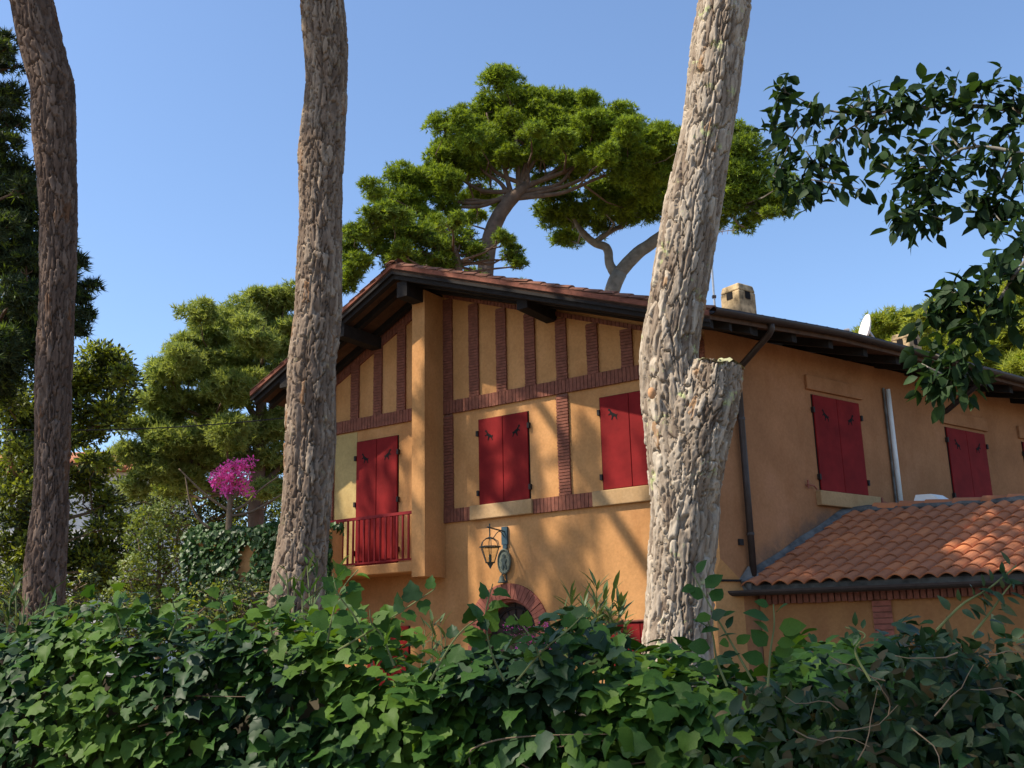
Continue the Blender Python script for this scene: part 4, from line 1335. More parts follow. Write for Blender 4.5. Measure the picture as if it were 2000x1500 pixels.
far_tree('pine_tree', 'large umbrella pine with domed bright green crown rising behind the gable', 'pine tree', 'pines behind the villa',
    [(-3.665, 29.775, 15.191, 0.532), (-3.095, 29.84, 16.01, 0.569), (-2.23, 29.917, 16.598, 0.604), (-1.671, 29.953, 17.197, 0.608), (-1.021, 29.983, 18.082, 0.612), (-0.205, 29.999, 18.645, 0.615), (0.687, 29.992, 18.69, 0.615), (1.573, 29.959, 18.577, 0.614), (2.368, 29.906, 18.312, 0.612), (3.067, 29.843, 17.832, 0.609), (3.845, 29.753, 17.551, 0.606), (4.52, 29.658, 16.993, 0.57), (5.064, 29.569, 16.518, 0.535), (-3.015, 29.848, 15.327, 0.566), (-2.075, 29.928, 15.907, 0.601), (-1.357, 29.969, 16.672, 0.606), (-0.63, 29.993, 17.368, 0.641), (0.183, 29.999, 17.883, 0.644), (1.148, 29.978, 17.847, 0.643), (1.943, 29.937, 17.628, 0.642), (2.722, 29.876, 17.17, 0.638), (3.495, 29.796, 16.812, 0.603), (4.249, 29.698, 16.293, 0.567), (4.852, 29.605, 16.043, 0.533), (-3.322, 29.816, 14.643, 0.468), (-2.47, 29.898, 14.827, 0.47), (-1.765, 29.948, 15.223, 0.441), (-1.043, 29.982, 16.374, 0.477), (-0.078, 30.0, 16.9, 0.511), (0.881, 29.987, 16.923, 0.511), (1.749, 29.949, 16.654, 0.51), (2.537, 29.893, 16.537, 0.508), (3.306, 29.817, 16.134, 0.505), (-1.917, 29.939, 15.942, 0.475), (3.913, 29.744, 15.791, 0.472), (-2.238, 29.916, 14.24, 0.406), (-1.378, 29.968, 14.662, 0.376), (-0.625, 30.494, 18.607, 0.525), (0.253, 30.499, 18.917, 0.527), (1.158, 30.478, 18.919, 0.526), (2.005, 30.434, 18.726, 0.525), (2.771, 30.374, 18.31, 0.522), (3.515, 30.297, 17.961, 0.52), (-1.37, 30.469, 17.888, 0.522), (-1.976, 30.436, 17.206, 0.519), (-2.669, 30.383, 16.436, 0.483), (-0.522, 31.996, 17.167, 0.475), (0.334, 31.998, 17.518, 0.476), (1.267, 31.975, 17.483, 0.475), (2.015, 31.937, 17.075, 0.473), (-1.208, 31.977, 16.439, 0.438)],
    gnd([(-0.792, 29.99, 11.925, 0.261), (-0.728, 29.991, 13.069, 0.248), (-0.605, 29.994, 13.981, 0.25), (-0.324, 29.998, 14.819, 0.236), (0.13, 30.0, 15.439, 0.205), (0.615, 29.994, 15.871, 0.158)]),
    [[(0.13, 30.0, 15.439, 0.087), (-1.387, 29.968, 15.325, 0.063), (-2.233, 29.917, 15.63, 0.043), (-3.016, 29.848, 15.669, 0.024)], [(0.324, 29.998, 15.64, 0.087), (-0.814, 29.989, 15.732, 0.063), (-1.599, 29.957, 16.203, 0.044), (-2.231, 29.917, 16.372, 0.024)], [(0.615, 29.994, 15.871, 0.087), (-0.312, 29.998, 16.329, 0.064), (-0.859, 29.988, 17.036, 0.044), (-1.35, 29.97, 17.427, 0.024)], [(0.13, 30.0, 15.439, 0.087), (-0.161, 30.0, 16.762, 0.064), (-0.433, 29.997, 17.648, 0.044), (-0.613, 29.994, 18.4, 0.024)], [(0.324, 29.998, 15.64, 0.087), (0.325, 29.998, 17.047, 0.064), (0.235, 29.999, 18.024, 0.044), (0.204, 29.999, 18.833, 0.024)], [(0.615, 29.994, 15.871, 0.087), (0.695, 29.992, 17.141, 0.064), (1.024, 29.983, 17.995, 0.044), (1.173, 29.977, 18.705, 0.024)], [(0.13, 30.0, 15.439, 0.087), (0.759, 29.99, 16.525, 0.064), (1.495, 29.963, 17.653, 0.044), (1.97, 29.935, 18.392, 0.024)], [(0.324, 29.998, 15.64, 0.087), (1.533, 29.961, 16.369, 0.064), (2.137, 29.924, 17.263, 0.044), (2.748, 29.874, 17.804, 0.024)], [(0.615, 29.994, 15.871, 0.087), (1.816, 29.945, 16.285, 0.064), (2.792, 29.87, 16.955, 0.044), (3.518, 29.793, 17.3, 0.024)], [(0.13, 30.0, 15.439, 0.087), (1.927, 29.938, 15.847, 0.063), (3.306, 29.817, 16.48, 0.044), (4.353, 29.683, 16.784, 0.024)], [(0.324, 29.998, 15.64, 0.087), (1.564, 29.959, 15.866, 0.063), (2.106, 29.926, 16.425, 0.044), (2.701, 29.878, 16.665, 0.024)], [(0.615, 29.994, 15.871, 0.087), (-0.472, 29.996, 15.367, 0.063), (-1.165, 29.977, 15.426, 0.043), (-1.764, 29.948, 15.257, 0.024)], [(0.13, 30.0, 15.439, 0.087), (-0.223, 29.999, 15.981, 0.063), (-0.678, 29.992, 16.336, 0.044), (-0.96, 29.985, 16.635, 0.024)], [(0.324, 29.998, 15.64, 0.087), (0.534, 29.995, 16.463, 0.064), (0.692, 29.992, 17.018, 0.044), (0.816, 29.989, 17.471, 0.024)], [(0.615, 29.994, 15.871, 0.087), (-0.774, 29.99, 15.217, 0.063), (-1.765, 29.948, 15.155, 0.043), (-2.547, 29.892, 14.911, 0.024)], [(0.13, 30.0, 15.439, 0.087), (1.713, 29.951, 15.583, 0.063), (2.989, 29.851, 16.054, 0.043), (3.934, 29.741, 16.218, 0.024)]],
    ['pine_a', 'pine_b'], [0.75, 0.25], 72, 0.155, deep=(1, 1.9), sub=7)
far_tree('pine_tree', 'umbrella pine with forked grey trunk and ragged crown, right of the tallest pine', 'pine tree', 'pines behind the villa',
    [(1.434, 32.969, 16.458, 0.589), (2.193, 32.927, 15.954, 0.551), (2.99, 32.864, 16.559, 0.691), (3.865, 32.773, 16.964, 0.761), (4.727, 32.66, 17.171, 0.759), (5.51, 32.537, 17.563, 0.759), (4.069, 32.748, 15.922, 0.583), (4.84, 32.643, 16.134, 0.616), (3.209, 32.844, 15.707, 0.481), (7.213, 32.202, 18.106, 0.755), (7.921, 32.035, 17.721, 0.784), (8.335, 31.93, 16.824, 0.675), (7.445, 32.149, 16.766, 0.747), (8.035, 32.007, 16.043, 0.605), (8.669, 31.841, 16.042, 0.469), (6.378, 32.378, 18.028, 0.758), (7.219, 32.201, 15.877, 0.506), (9.14, 31.709, 16.06, 0.367), (8.315, 31.935, 15.55, 0.368), (2.051, 32.936, 16.803, 0.52), (5.776, 32.491, 16.412, 0.683), (7.734, 32.081, 18.501, 0.515)],
    gnd([(3.249, 32.84, 12.808, 0.252), (3.414, 32.823, 13.51, 0.253), (3.637, 32.799, 13.981, 0.254)]),
    [[(3.602, 32.803, 13.929, 0.237), (4.168, 32.736, 14.54, 0.229), (4.774, 32.653, 14.946, 0.212), (5.556, 32.529, 15.514, 0.187), (6.27, 32.399, 16.358, 0.153), (6.986, 32.252, 17.199, 0.102)], [(3.565, 32.807, 13.86, 0.186), (3.317, 32.833, 14.327, 0.153), (3.241, 32.84, 14.878, 0.145), (2.842, 32.877, 15.086, 0.128), (2.483, 32.906, 15.475, 0.112), (2.196, 32.927, 16.047, 0.069)], [(2.842, 32.877, 15.086, 0.111), (3.367, 32.828, 15.42, 0.086), (4.064, 32.749, 15.83, 0.06), (4.608, 32.677, 16.527, 0.034)], [(5.556, 32.529, 15.514, 0.136), (6.723, 32.308, 15.754, 0.093), (7.712, 32.086, 15.996, 0.059)]],
    ['pine_a', 'pine_b'], [0.55, 0.45], 66, 0.16, bark='limbgrey', deep=(1, 2.2), sub=8)
far_tree('pine_tree', 'low dark pine crown peeping over the left slope of the gable', 'pine tree', 'pines behind the villa',
    [(-4.061, 25.681, 12.215, 0.455), (-3.474, 25.767, 12.495, 0.484), (-2.878, 25.84, 12.657, 0.486), (-2.275, 25.9, 12.479, 0.459), (-3.922, 25.702, 11.65, 0.399), (-3.203, 25.802, 11.814, 0.455), (-1.807, 25.937, 12.121, 0.431), (-1.267, 25.969, 12.41, 0.406), (-2.475, 25.882, 11.756, 0.402), (-1.675, 25.946, 11.69, 0.349), (-4.176, 25.662, 11.288, 0.291), (-0.866, 25.986, 12.045, 0.351), (0.078, 26.0, 12.028, 0.27), (-0.12, 26.0, 12.25, 0.27), (0.272, 25.999, 11.663, 0.188)],
    gnd([(-1.29, 25.968, 9.997, 0.146), (-1.319, 25.967, 11.119, 0.134), (-1.405, 25.962, 11.977, 0.121), (-1.536, 25.955, 12.411, 0.081)]),
    [[(-1.367, 25.964, 11.689, 0.081), (-1.941, 25.927, 11.976, 0.061), (-2.742, 25.855, 12.11, 0.04), (-3.665, 25.74, 11.943, 0.027)], [(-1.405, 25.962, 11.977, 0.067), (-1.94, 25.928, 12.409, 0.047), (-2.61, 25.869, 12.546, 0.027)]],
    ['pine_a', 'pine_b'], [0.4, 0.6], 70, 0.15, deep=(1, 1.6), sub=8)
far_tree('pine_tree', 'broad bushy light green pine left of the gable, sweeping to the garden', 'pine tree', 'pines behind the villa',
    [(-5.902, 26.347, 11.01, 0.541), (-6.47, 26.213, 10.763, 0.591), (-7.084, 26.054, 10.372, 0.613), (-7.683, 25.884, 9.984, 0.58), (-8.196, 25.726, 9.399, 0.522), (-8.458, 25.641, 8.774, 0.491), (-7.815, 25.844, 8.949, 0.6), (-7.164, 26.032, 9.328, 0.632), (-6.367, 26.239, 9.646, 0.666), (-5.741, 26.383, 9.955, 0.59), (-8.94, 25.477, 8.079, 0.459), (-8.354, 25.675, 7.916, 0.59), (-7.648, 25.894, 7.952, 0.595), (-6.935, 26.094, 8.251, 0.627), (-6.203, 26.278, 8.552, 0.633), (-5.708, 26.39, 8.844, 0.584), (-9.236, 25.371, 7.345, 0.429), (-8.657, 25.575, 7.116, 0.584), (-7.957, 25.801, 7.017, 0.588), (-7.253, 26.008, 7.174, 0.567), (-6.408, 26.229, 7.333, 0.599), (-5.796, 26.37, 7.617, 0.577), (-9.469, 25.285, 6.629, 0.4), (-8.951, 25.473, 6.334, 0.502), (-8.264, 25.704, 6.232, 0.48), (-6.015, 26.321, 6.681, 0.519), (-9.206, 25.382, 5.946, 0.324), (-6.744, 26.144, 6.533, 0.386), (-7.573, 25.916, 6.382, 0.383), (-8.521, 25.62, 6.735, 0.456), (-5.866, 26.355, 5.898, 0.439)],
    gnd([(-6.4, 26.231, 3.861, 0.214), (-6.457, 26.217, 5.375, 0.204), (-6.445, 26.22, 6.671, 0.181), (-6.433, 26.223, 8.002, 0.144), (-6.483, 26.21, 9.363, 0.093)]),
    [[(-6.467, 26.214, 5.631, 0.115), (-7.213, 26.019, 6.262, 0.083), (-8.054, 25.771, 6.624, 0.057), (-8.974, 25.465, 6.716, 0.031)], [(-6.469, 26.213, 6.671, 0.103), (-7.39, 25.969, 7.565, 0.065), (-8.238, 25.713, 7.922, 0.039)], [(-6.443, 26.22, 7.599, 0.091), (-7.202, 26.022, 8.78, 0.059), (-7.718, 25.874, 9.431, 0.033)], [(-6.476, 26.212, 5.889, 0.09), (-6.006, 26.323, 6.418, 0.065), (-5.588, 26.415, 6.954, 0.039)]],
    ['pine_c', 'pine_b'], [0.85, 0.15], 66, 0.17, tm=TUFT_FINE, deep=(1, 2.0), tilt=0.9, shell=0.3, sub=10)
far_tree('pine_tree', 'dark pine at the left edge behind the reddish trunk', 'pine tree', 'pines behind the villa',
    [(-10.079, 18.423, 13.569, 0.365), (-9.85, 18.546, 13.241, 0.284), (-9.876, 18.533, 12.555, 0.402), (-9.674, 18.639, 12.051, 0.261), (-9.866, 18.538, 11.452, 0.456), (-9.557, 18.699, 11.09, 0.338), (-9.671, 18.64, 10.525, 0.512), (-9.394, 18.782, 10.048, 0.454), (-9.673, 18.64, 9.572, 0.545), (-9.178, 18.888, 9.347, 0.432), (-9.366, 18.796, 8.693, 0.543), (-8.742, 19.094, 8.996, 0.336), (-8.426, 19.235, 9.254, 0.219), (-8.851, 19.044, 8.253, 0.488), (-8.332, 19.276, 8.528, 0.218), (-8.428, 19.235, 8.101, 0.256), (-9.379, 18.789, 7.877, 0.537), (-8.949, 18.998, 7.428, 0.482), (-9.467, 18.745, 7.069, 0.569), (-9.268, 18.844, 10.502, 0.298)],
    gnd([(-9.781, 18.583, 3.055, 0.223), (-10.063, 18.432, 6.229, 0.203), (-10.246, 18.331, 9.151, 0.172), (-10.321, 18.289, 11.767, 0.108), (-10.344, 18.276, 13.882, 0.051)]),
    [[(-10.132, 18.394, 7.18, 0.093), (-9.683, 18.634, 7.834, 0.067), (-9.09, 18.931, 8.221, 0.044), (-8.457, 19.222, 8.512, 0.025)], [(-10.23, 18.34, 8.547, 0.085), (-9.8, 18.573, 9.237, 0.058), (-9.265, 18.845, 9.437, 0.034)], [(-10.316, 18.291, 9.96, 0.077), (-9.903, 18.519, 10.473, 0.049), (-9.523, 18.717, 10.664, 0.025)], [(-10.368, 18.262, 11.429, 0.069), (-10.035, 18.447, 12.066, 0.045), (-9.731, 18.609, 12.259, 0.025)]],
    ['pine_d', 'pine_b'], [0.8, 0.2], 56, 0.18, tm=TUFT_FINE, deep=(1, 1.4), sub=9)
far_tree('pine_tree', 'bright yellow green pine behind the roof at the right edge', 'pine tree', 'pines behind the villa',
    [(8.942, 25.476, 9.391, 0.336), (9.424, 25.302, 9.595, 0.463), (9.973, 25.091, 9.446, 0.51), (10.536, 24.859, 9.557, 0.557), (11.085, 24.62, 9.663, 0.578), (11.613, 24.375, 9.699, 0.572), (12.197, 24.088, 9.912, 0.617), (12.749, 23.801, 9.989, 0.611), (10.776, 24.756, 8.794, 0.576), (11.395, 24.478, 8.695, 0.618), (12.022, 24.176, 8.846, 0.612), (11.723, 24.322, 8.004, 0.562), (12.445, 23.961, 8.263, 0.604), (10.123, 25.03, 8.76, 0.455), (9.532, 25.261, 8.975, 0.383), (12.628, 23.865, 8.988, 0.606)],
    gnd([(11.047, 24.637, 4.758, 0.179), (11.325, 24.51, 7.179, 0.159), (11.518, 24.42, 8.418, 0.123), (11.684, 24.341, 9.424, 0.074)]),
    [[(11.402, 24.475, 7.672, 0.086), (10.943, 24.683, 8.379, 0.056), (10.15, 25.019, 9.02, 0.032)], [(11.489, 24.434, 8.167, 0.074), (12.12, 24.127, 8.828, 0.049), (12.688, 23.833, 9.487, 0.03)]],
    ['pine_r', 'pine_a'], [0.8, 0.2], 52, 0.20, tm=TUFT_FINE, deep=(1, 1.8), tilt=1.1, sub=9)
far_tree('broadleaf_tree', 'dense broadleaf tree between the left trunk and the white building', 'tree', None,
    [(-8.668, 21.304, 7.934, 0.367), (-8.286, 21.456, 7.856, 0.304), (-8.868, 21.222, 7.47, 0.428), (-8.348, 21.432, 7.347, 0.345), (-8.044, 21.547, 7.504, 0.195), (-9.305, 21.034, 7.266, 0.423), (-9.923, 20.75, 6.778, 0.415), (-10.233, 20.598, 6.962, 0.372), (-8.864, 21.224, 6.758, 0.466), (-8.402, 21.411, 6.736, 0.321), (-8.226, 21.479, 6.912, 0.193), (-9.599, 20.901, 6.486, 0.458), (-9.99, 20.717, 6.033, 0.473), (-8.953, 21.186, 6.104, 0.42), (-9.628, 20.888, 5.744, 0.475), (-8.763, 21.265, 5.318, 0.271), (-8.373, 21.422, 4.912, 0.209), (-8.521, 21.363, 5.754, 0.148), (-10.006, 20.709, 5.203, 0.468), (-9.323, 21.026, 5.135, 0.474), (-9.783, 20.816, 4.5, 0.506), (-9.331, 21.022, 4.109, 0.509), (-8.797, 21.251, 3.918, 0.41), (-9.892, 20.764, 3.795, 0.461), (-8.359, 21.427, 4.028, 0.352), (-8.114, 21.521, 4.448, 0.23), (-7.976, 21.573, 3.725, 0.353), (-9.028, 21.154, 3.51, 0.468), (-9.53, 20.933, 3.404, 0.462), (-7.806, 21.635, 3.215, 0.311), (-8.356, 21.429, 3.314, 0.411)],
    gnd([(-9.656, 20.875, 2.911, 0.149), (-9.758, 20.827, 4.704, 0.132), (-9.644, 20.881, 5.953, 0.103), (-9.362, 21.009, 6.827, 0.063)]),
    [[(-9.748, 20.832, 5.114, 0.082), (-9.283, 21.044, 5.765, 0.057), (-8.796, 21.252, 6.437, 0.037), (-8.488, 21.376, 7.336, 0.021)], [(-9.713, 20.849, 5.738, 0.062), (-10.007, 20.709, 6.241, 0.041), (-10.216, 20.607, 6.751, 0.026)], [(-9.718, 20.846, 4.199, 0.071), (-9.19, 21.084, 4.521, 0.046), (-8.588, 21.336, 4.748, 0.026)]],
    ['broad', 'broad_dark'], [0.65, 0.35], 22, 0.28, tm=SPRAY, bark='twig', deep=(1, 1.2), sub=6)
far_tree('broadleaf_tree', 'dark low tree in the gap behind the magenta flowering standard', 'tree', None,
    [(-11.0, 28.983, 6.43, 0.369), (-10.476, 29.176, 6.09, 0.399), (-9.853, 29.393, 6.396, 0.432), (-9.201, 29.603, 6.487, 0.435), (-8.529, 29.804, 6.43, 0.438), (-7.973, 29.957, 6.147, 0.38), (-10.065, 29.321, 5.601, 0.428), (-9.296, 29.573, 5.76, 0.432), (-8.499, 29.812, 5.773, 0.435), (-7.575, 30.06, 6.522, 0.412), (-7.009, 30.197, 6.308, 0.413), (-7.809, 30.0, 5.491, 0.379), (-10.688, 29.099, 5.445, 0.367), (-6.846, 30.235, 5.645, 0.382)],
    gnd([(-8.822, 29.718, 4.197, 0.1), (-8.871, 29.704, 5.191, 0.086), (-8.914, 29.691, 6.057, 0.058)]),
    [[(-8.878, 29.701, 5.335, 0.058), (-9.695, 29.445, 5.895, 0.043), (-10.353, 29.22, 6.165, 0.021)], [(-8.885, 29.699, 5.478, 0.058), (-8.1, 29.923, 5.925, 0.044), (-7.427, 30.097, 6.302, 0.022)]],
    ['broad_dark', 'broad'], [0.7, 0.3], 20, 0.30, tm=SPRAY, bark='twig', deep=(1, 1.0))
far_tree('shrub', 'pale green leafy shrub left of the creeper-covered wall', 'shrub', None,
    [(-5.629, 16.041, 3.87, 0.219), (-5.317, 16.147, 3.955, 0.236), (-5.714, 16.011, 3.557, 0.233), (-5.368, 16.13, 3.602, 0.281), (-5.053, 16.232, 3.724, 0.158), (-5.557, 16.066, 3.251, 0.279), (-5.172, 16.194, 3.254, 0.265), (-5.754, 15.996, 3.096, 0.231), (-5.401, 16.119, 2.946, 0.278), (-5.045, 16.234, 2.87, 0.202), (-5.866, 15.956, 2.718, 0.229), (-5.244, 16.171, 2.642, 0.262), (-4.997, 16.249, 3.333, 0.141), (-4.745, 16.324, 2.601, 0.202), (-5.517, 16.08, 2.567, 0.261)],
    gnd([(-5.349, 16.137, 2.043, 0.046), (-5.392, 16.122, 2.794, 0.039), (-5.422, 16.112, 3.562, 0.023)]),
    [[(-5.383, 16.125, 2.642, 0.027), (-5.617, 16.045, 3.097, 0.019), (-5.714, 16.011, 3.557, 0.012)], [(-5.392, 16.122, 2.794, 0.027), (-5.211, 16.182, 3.332, 0.02), (-5.165, 16.196, 3.801, 0.012)]],
    ['shrub', 'broad'], [0.75, 0.25], 42, 0.13, tm=SPRAY_S, bark='twig', deep=(1, 0.6))

# low evergreen shrubs filling the garden below the trees at the left
for k, (lab, c_) in enumerate((('dark shrub behind the hedge at the foot of the left trunk', [(-6.247, 12.529, 2.692, 0.205), (-5.997, 12.651, 2.636, 0.218), (-6.022, 12.639, 2.339, 0.217), (-5.77, 12.756, 2.309, 0.182), (-5.46, 12.892, 2.278, 0.184), (-6.211, 12.547, 2.28, 0.215), (-5.258, 12.975, 2.398, 0.161), (-5.038, 13.062, 2.337, 0.174), (-4.764, 13.165, 2.336, 0.176), (-5.586, 12.837, 2.579, 0.184), (-5.221, 12.99, 2.643, 0.162), (-5.348, 12.938, 2.188, 0.184), (-4.695, 13.189, 2.121, 0.163), (-4.474, 13.266, 2.18, 0.164), (-4.97, 13.088, 2.124, 0.161), (-4.628, 13.213, 1.938, 0.162), (-4.345, 13.309, 1.915, 0.163), (-4.846, 13.135, 1.899, 0.161), (-4.179, 13.362, 2.023, 0.152)]),
                               ('dark shrub in shade between hedge and creeper-covered wall', [(-3.632, 12.482, 2.424, 0.179), (-3.355, 12.56, 2.452, 0.204), (-3.072, 12.632, 2.45, 0.205), (-3.456, 12.532, 2.218, 0.203), (-3.12, 12.62, 2.215, 0.204), (-2.839, 12.686, 2.329, 0.181), (-3.839, 12.42, 2.222, 0.177)]))):
    b = c_[2]
    far_tree('shrub', lab, 'shrub', None, c_, [(b[0], b[1], 0, 0.06), (b[0], b[1], 0.6, 0.05), (b[0], b[1], b[2], 0.03)], [], ['broad_dark', 'broad'], [0.7, 0.3], 48, 0.12, tm=SPRAY_S, bark='twig', deep=(1, 0.5))

# ------------------------------------------------------------------ white building beyond the trees
bw = Vector((-17.535, 42.527, 5.426))
bw.z = 0
bl = empty('far_building', bw, 'white rendered building with orange tiled roof glimpsed between the left trees', 'building')
def BH(a, b, z):
    return bw + Vector((a, b, z))
zt = 9.478
MB().box(BH, -7, 2.0, 0, 8, 0, zt).obj('wall', 'white', bl)
rf = MB()
rf.add([BH(-7.4, -0.5, zt + 0.02), BH(2.4, -0.5, zt + 0.02), BH(2.4, 8.5, zt + 0.02), BH(-7.4, 8.5, zt + 0.02), BH(-5.5, 4, zt + 1.7), BH(0.6, 4, zt + 1.7)], [(0, 1, 5, 4), (1, 2, 5), (2, 3, 4, 5), (3, 0, 4), (0, 3, 2, 1)])
bro = rf.obj('roof', 'tile', bl)
for i in range(24):
    x0 = -7.3 + i * 0.41
    x1 = max(-5.5, min(0.6, x0)) * 0.9 + x0 * 0.1
    MB().tube([BH(x0, -0.5, zt + 0.06), BH(x0 * 0.6 + x1 * 0.4, 1.3, zt + 0.75)], 0.10, 6).obj('roof_tile_row', 'tile', bro)
for i, a in enumerate((-5.2, -2.6, 0.4)):
    for z in (0.9, 3.6):
        if z + 1.4 < zt:
            wv = MB().box(BH, a - 0.5, a + 0.5, -0.03, 0.02, z, z + 1.4).obj('window', 'void', bl)
            MB().box(BH, a - 0.62, a + 0.62, -0.10, 0.0, z - 0.12, z - 0.02).obj('sill', 'white', wv)

# overhead cable
cb = MB()
ca, cbb = Vector((-9.349, 17.681, 5.689)), Vector((-3.925, 19.611, 6.246))
cb.tube([ca.lerp(cbb, k / 14) - UP * 0.12 * math.sin(math.pi * k / 14) for k in range(15)], 0.011, 5)
o = cb.obj('overhead_cable', 'black', None, org=ca)
tag(o, 'thin dark overhead cable strung across the left trees', 'cable')

# ------------------------------------------------------------------ creeper-covered garden wall and the magenta standard
gw0, gw1 = Vector((-4.852, 15.77, 3.586)), Vector((-3.017, 15.306, 3.548))
gz = gw0.z - 0.05
gd = (gw1 - gw0); gd.z = 0
gl = gd.length
gd.normalize()
gnv = Vector((gd.y, -gd.x, 0))
gnv = gnv if gnv.y < 0 else -gnv
gw = empty('garden_wall', (gw0.x, gw0.y, 0), 'ochre garden wall smothered in small-leaved creeper, left of the villa', 'garden wall')
def GH(a, n, z):
    return Vector((gw0.x, gw0.y, 0)) + gd * a + gnv * n + UP * z
MB().box(GH, 0.0, gl + 0.4, -0.35, 0.0, 0.0, gz).obj('wall', 'plaster', gw)
n = 7000
a = rng.random(n) * (gl + 0.45) - 0.05
z = gz + 0.05 - rng.random(n) ** 1.0 * 2.0
nn = rng.random(n) * 0.13 + 0.01
topm = rng.random(n) < 0.25
nn = np.where(topm, rng.random(n) * -0.35, nn)
z = np.where(topm, gz + rng.random(n) * 0.14 + 0.05 * np.sin(a * 5), z)
ap, zp = (0.96, 3.09)
hole = ((a - ap) / 0.10) ** 2 + ((z - zp - 0.9 * (a - ap)) / 0.24) ** 2 < 1 + 0.6 * rng.random(n)
hole |= ((a - ap - 0.62) / 0.12) ** 2 + ((z - zp) / 0.18) ** 2 < 1 + 0.6 * rng.random(n)
keep = ~(hole & ~topm)
a, z, nn = a[keep], z[keep], nn[keep]
pos = np.array(GH(0, 0, 0))[None] + a[:, None] * np.array(gd) + nn[:, None] * np.array(gnv) + z[:, None] * np.array([0, 0, 1])
Dd = np.array([0, 0, -1.0]) + np.array(gnv) * 0.35 + rng.normal(size=pos.shape) * 0.45
Nn = np.array(gnv) + np.array([0, 0, 0.5]) + rng.normal(size=pos.shape) * 0.35
IVY_T = [ivy_leaf(0.22, 1.0, 0.25), ivy_leaf(0.42, 0.86, 0.40), ivy_leaf(0.05, 1.06, 0.12), ivy_leaf(-0.10, 0.95, -0.15)]
o = multi_scatter(IVY_T, pos, frames(Dd, Nn), rng.uniform(0.055, 0.09, len(pos)), rng.choice(2, len(pos), p=[0.8, 0.2]), 'creeper', ['wallivy', 'ivy0'], gw, 'stuff')

mg = [(-4.254, 15.631, 4.36, 0.169), (-4.401, 15.591, 4.434, 0.115), (-4.115, 15.669, 4.48, 0.123), (-4.226, 15.639, 4.54, 0.116), (-4.358, 15.603, 4.28, 0.107), (-4.093, 15.674, 4.286, 0.108), (-4.249, 15.633, 4.244, 0.107), (-4.467, 15.572, 4.332, 0.076), (-4.025, 15.692, 4.389, 0.077), (-4.317, 15.614, 4.166, 0.069), (-4.116, 15.668, 4.154, 0.069), (-4.091, 15.675, 4.598, 0.062)]
bt = [(-4.234, 15.637, 3.405, 0.057), (-4.244, 15.634, 3.632, 0.053), (-4.247, 15.633, 3.86, 0.046), (-4.248, 15.633, 4.051, 0.034), (-4.249, 15.633, 4.244, 0.023)]
bg_t = empty('flowering_shrub', (bt[0][0], bt[0][1], 0), 'magenta flowering standard shrub with bare spreading boughs on the creeper wall', 'flowering shrub')
C, _ = spline(np.array([(bt[0][0], bt[0][1], 0, 0.07)] + bt), 24)
MB().tube([tuple(p[:3]) for p in C], [float(p[3]) for p in C], 8).obj('trunk', 'twig', bg_t, smooth=True)
cv = limb_tubes(bg_t, [[(-4.248, 15.633, 3.875, 0.023), (-4.452, 15.576, 4.009, 0.019), (-4.671, 15.512, 4.196, 0.015), (-4.965, 15.42, 4.494, 0.009)], [(-4.504, 15.561, 3.614, 0.019), (-4.649, 15.519, 3.74, 0.019), (-4.787, 15.477, 4.002, 0.015), (-4.876, 15.449, 4.382, 0.009)], [(-4.233, 15.637, 3.86, 0.023), (-4.023, 15.693, 3.978, 0.019), (-3.815, 15.745, 4.213, 0.015), (-3.564, 15.803, 4.413, 0.01)], [(-4.23, 15.638, 3.799, 0.023), (-3.946, 15.712, 3.864, 0.019), (-3.662, 15.781, 4.037, 0.013), (-3.446, 15.829, 4.18, 0.01)], [(-4.245, 15.634, 3.975, 0.023), (-4.317, 15.614, 4.166, 0.019), (-4.381, 15.596, 4.318, 0.011)], [(-4.238, 15.636, 3.975, 0.023), (-4.16, 15.657, 4.169, 0.019), (-4.095, 15.674, 4.325, 0.012)]], 'twig', 'bough', 6)
mg = mg + [(x + random.gauss(0, 0.08), y + random.gauss(0, 0.08), z + random.gauss(0, 0.06), 0.05) for x, y, z, r in mg]
crown('blossom', mg, 120, 0.10, ['magenta', 'shrub'], bg_t, SPRAY_S, up_bias=0.1, shell=0.3, mixw=[0.88, 0.12])

# ------------------------------------------------------------------ oleanders and the flowering shrub by the door
LANCE = [lance_leaf(0.085, 0.3, 0.15, 3), lance_leaf(0.10, 0.2, 0.3, 3), lance_leaf(0.075, 0.3, 0.05, 3)]
def cane_plant(name, label, cat, base, tips, leaf, mats, per=26, mixw=None, tm=None, stem='stem'):
    """canes from a base to tips, whorled leaves along the upper part"""
    t = empty(name, (base[0], base[1], 0), label, cat)
    P, D, N, S = [], [], [], []
    for tip in tips:
        b0 = Vector((base[0] + random.uniform(-0.2, 0.2), base[1] + random.uniform(-0.15, 0.15), 0.0))
        tp = Vector(tip)
        mid = (b0 + tp) / 2 + Vector((random.uniform(-0.08, 0.08), random.uniform(-0.08, 0.08), 0.1))
        MB().tube([b0, mid, tp], [0.014, 0.010, 0.004], 5).obj('cane', stem, t)
        ax = (tp - mid).normalized()
        for k in range(per):
            f = random.random() ** 0.7
            p = mid.lerp(tp, 0.15 + 0.88 * f)
            s = Vector(unit(1)[0])
            s = (s - ax * s.dot(ax)).normalized()
            d = s * random.uniform(0.5, 1.0) + ax * random.uniform(0.3, 0.9) * (1.6 if f > 0.85 else 1)
            P.append(tuple(p)); D.append(tuple(d)); N.append(tuple(ax * 0.8 + UP * 0.4 - s * 0.3)); S.append(leaf * random.uniform(0.7, 1.2))
    P, D, N, S = np.array(P), np.array(D), np.array(N), np.array(S)
    mi = rng.choice(len(mats), len(P), p=mixw)
    multi_scatter(tm or LANCE, P, frames(D, N), S, mi, 'leaves', mats, t, 'stuff')
    return t
ob = (0.658, 9.176, 1.603)
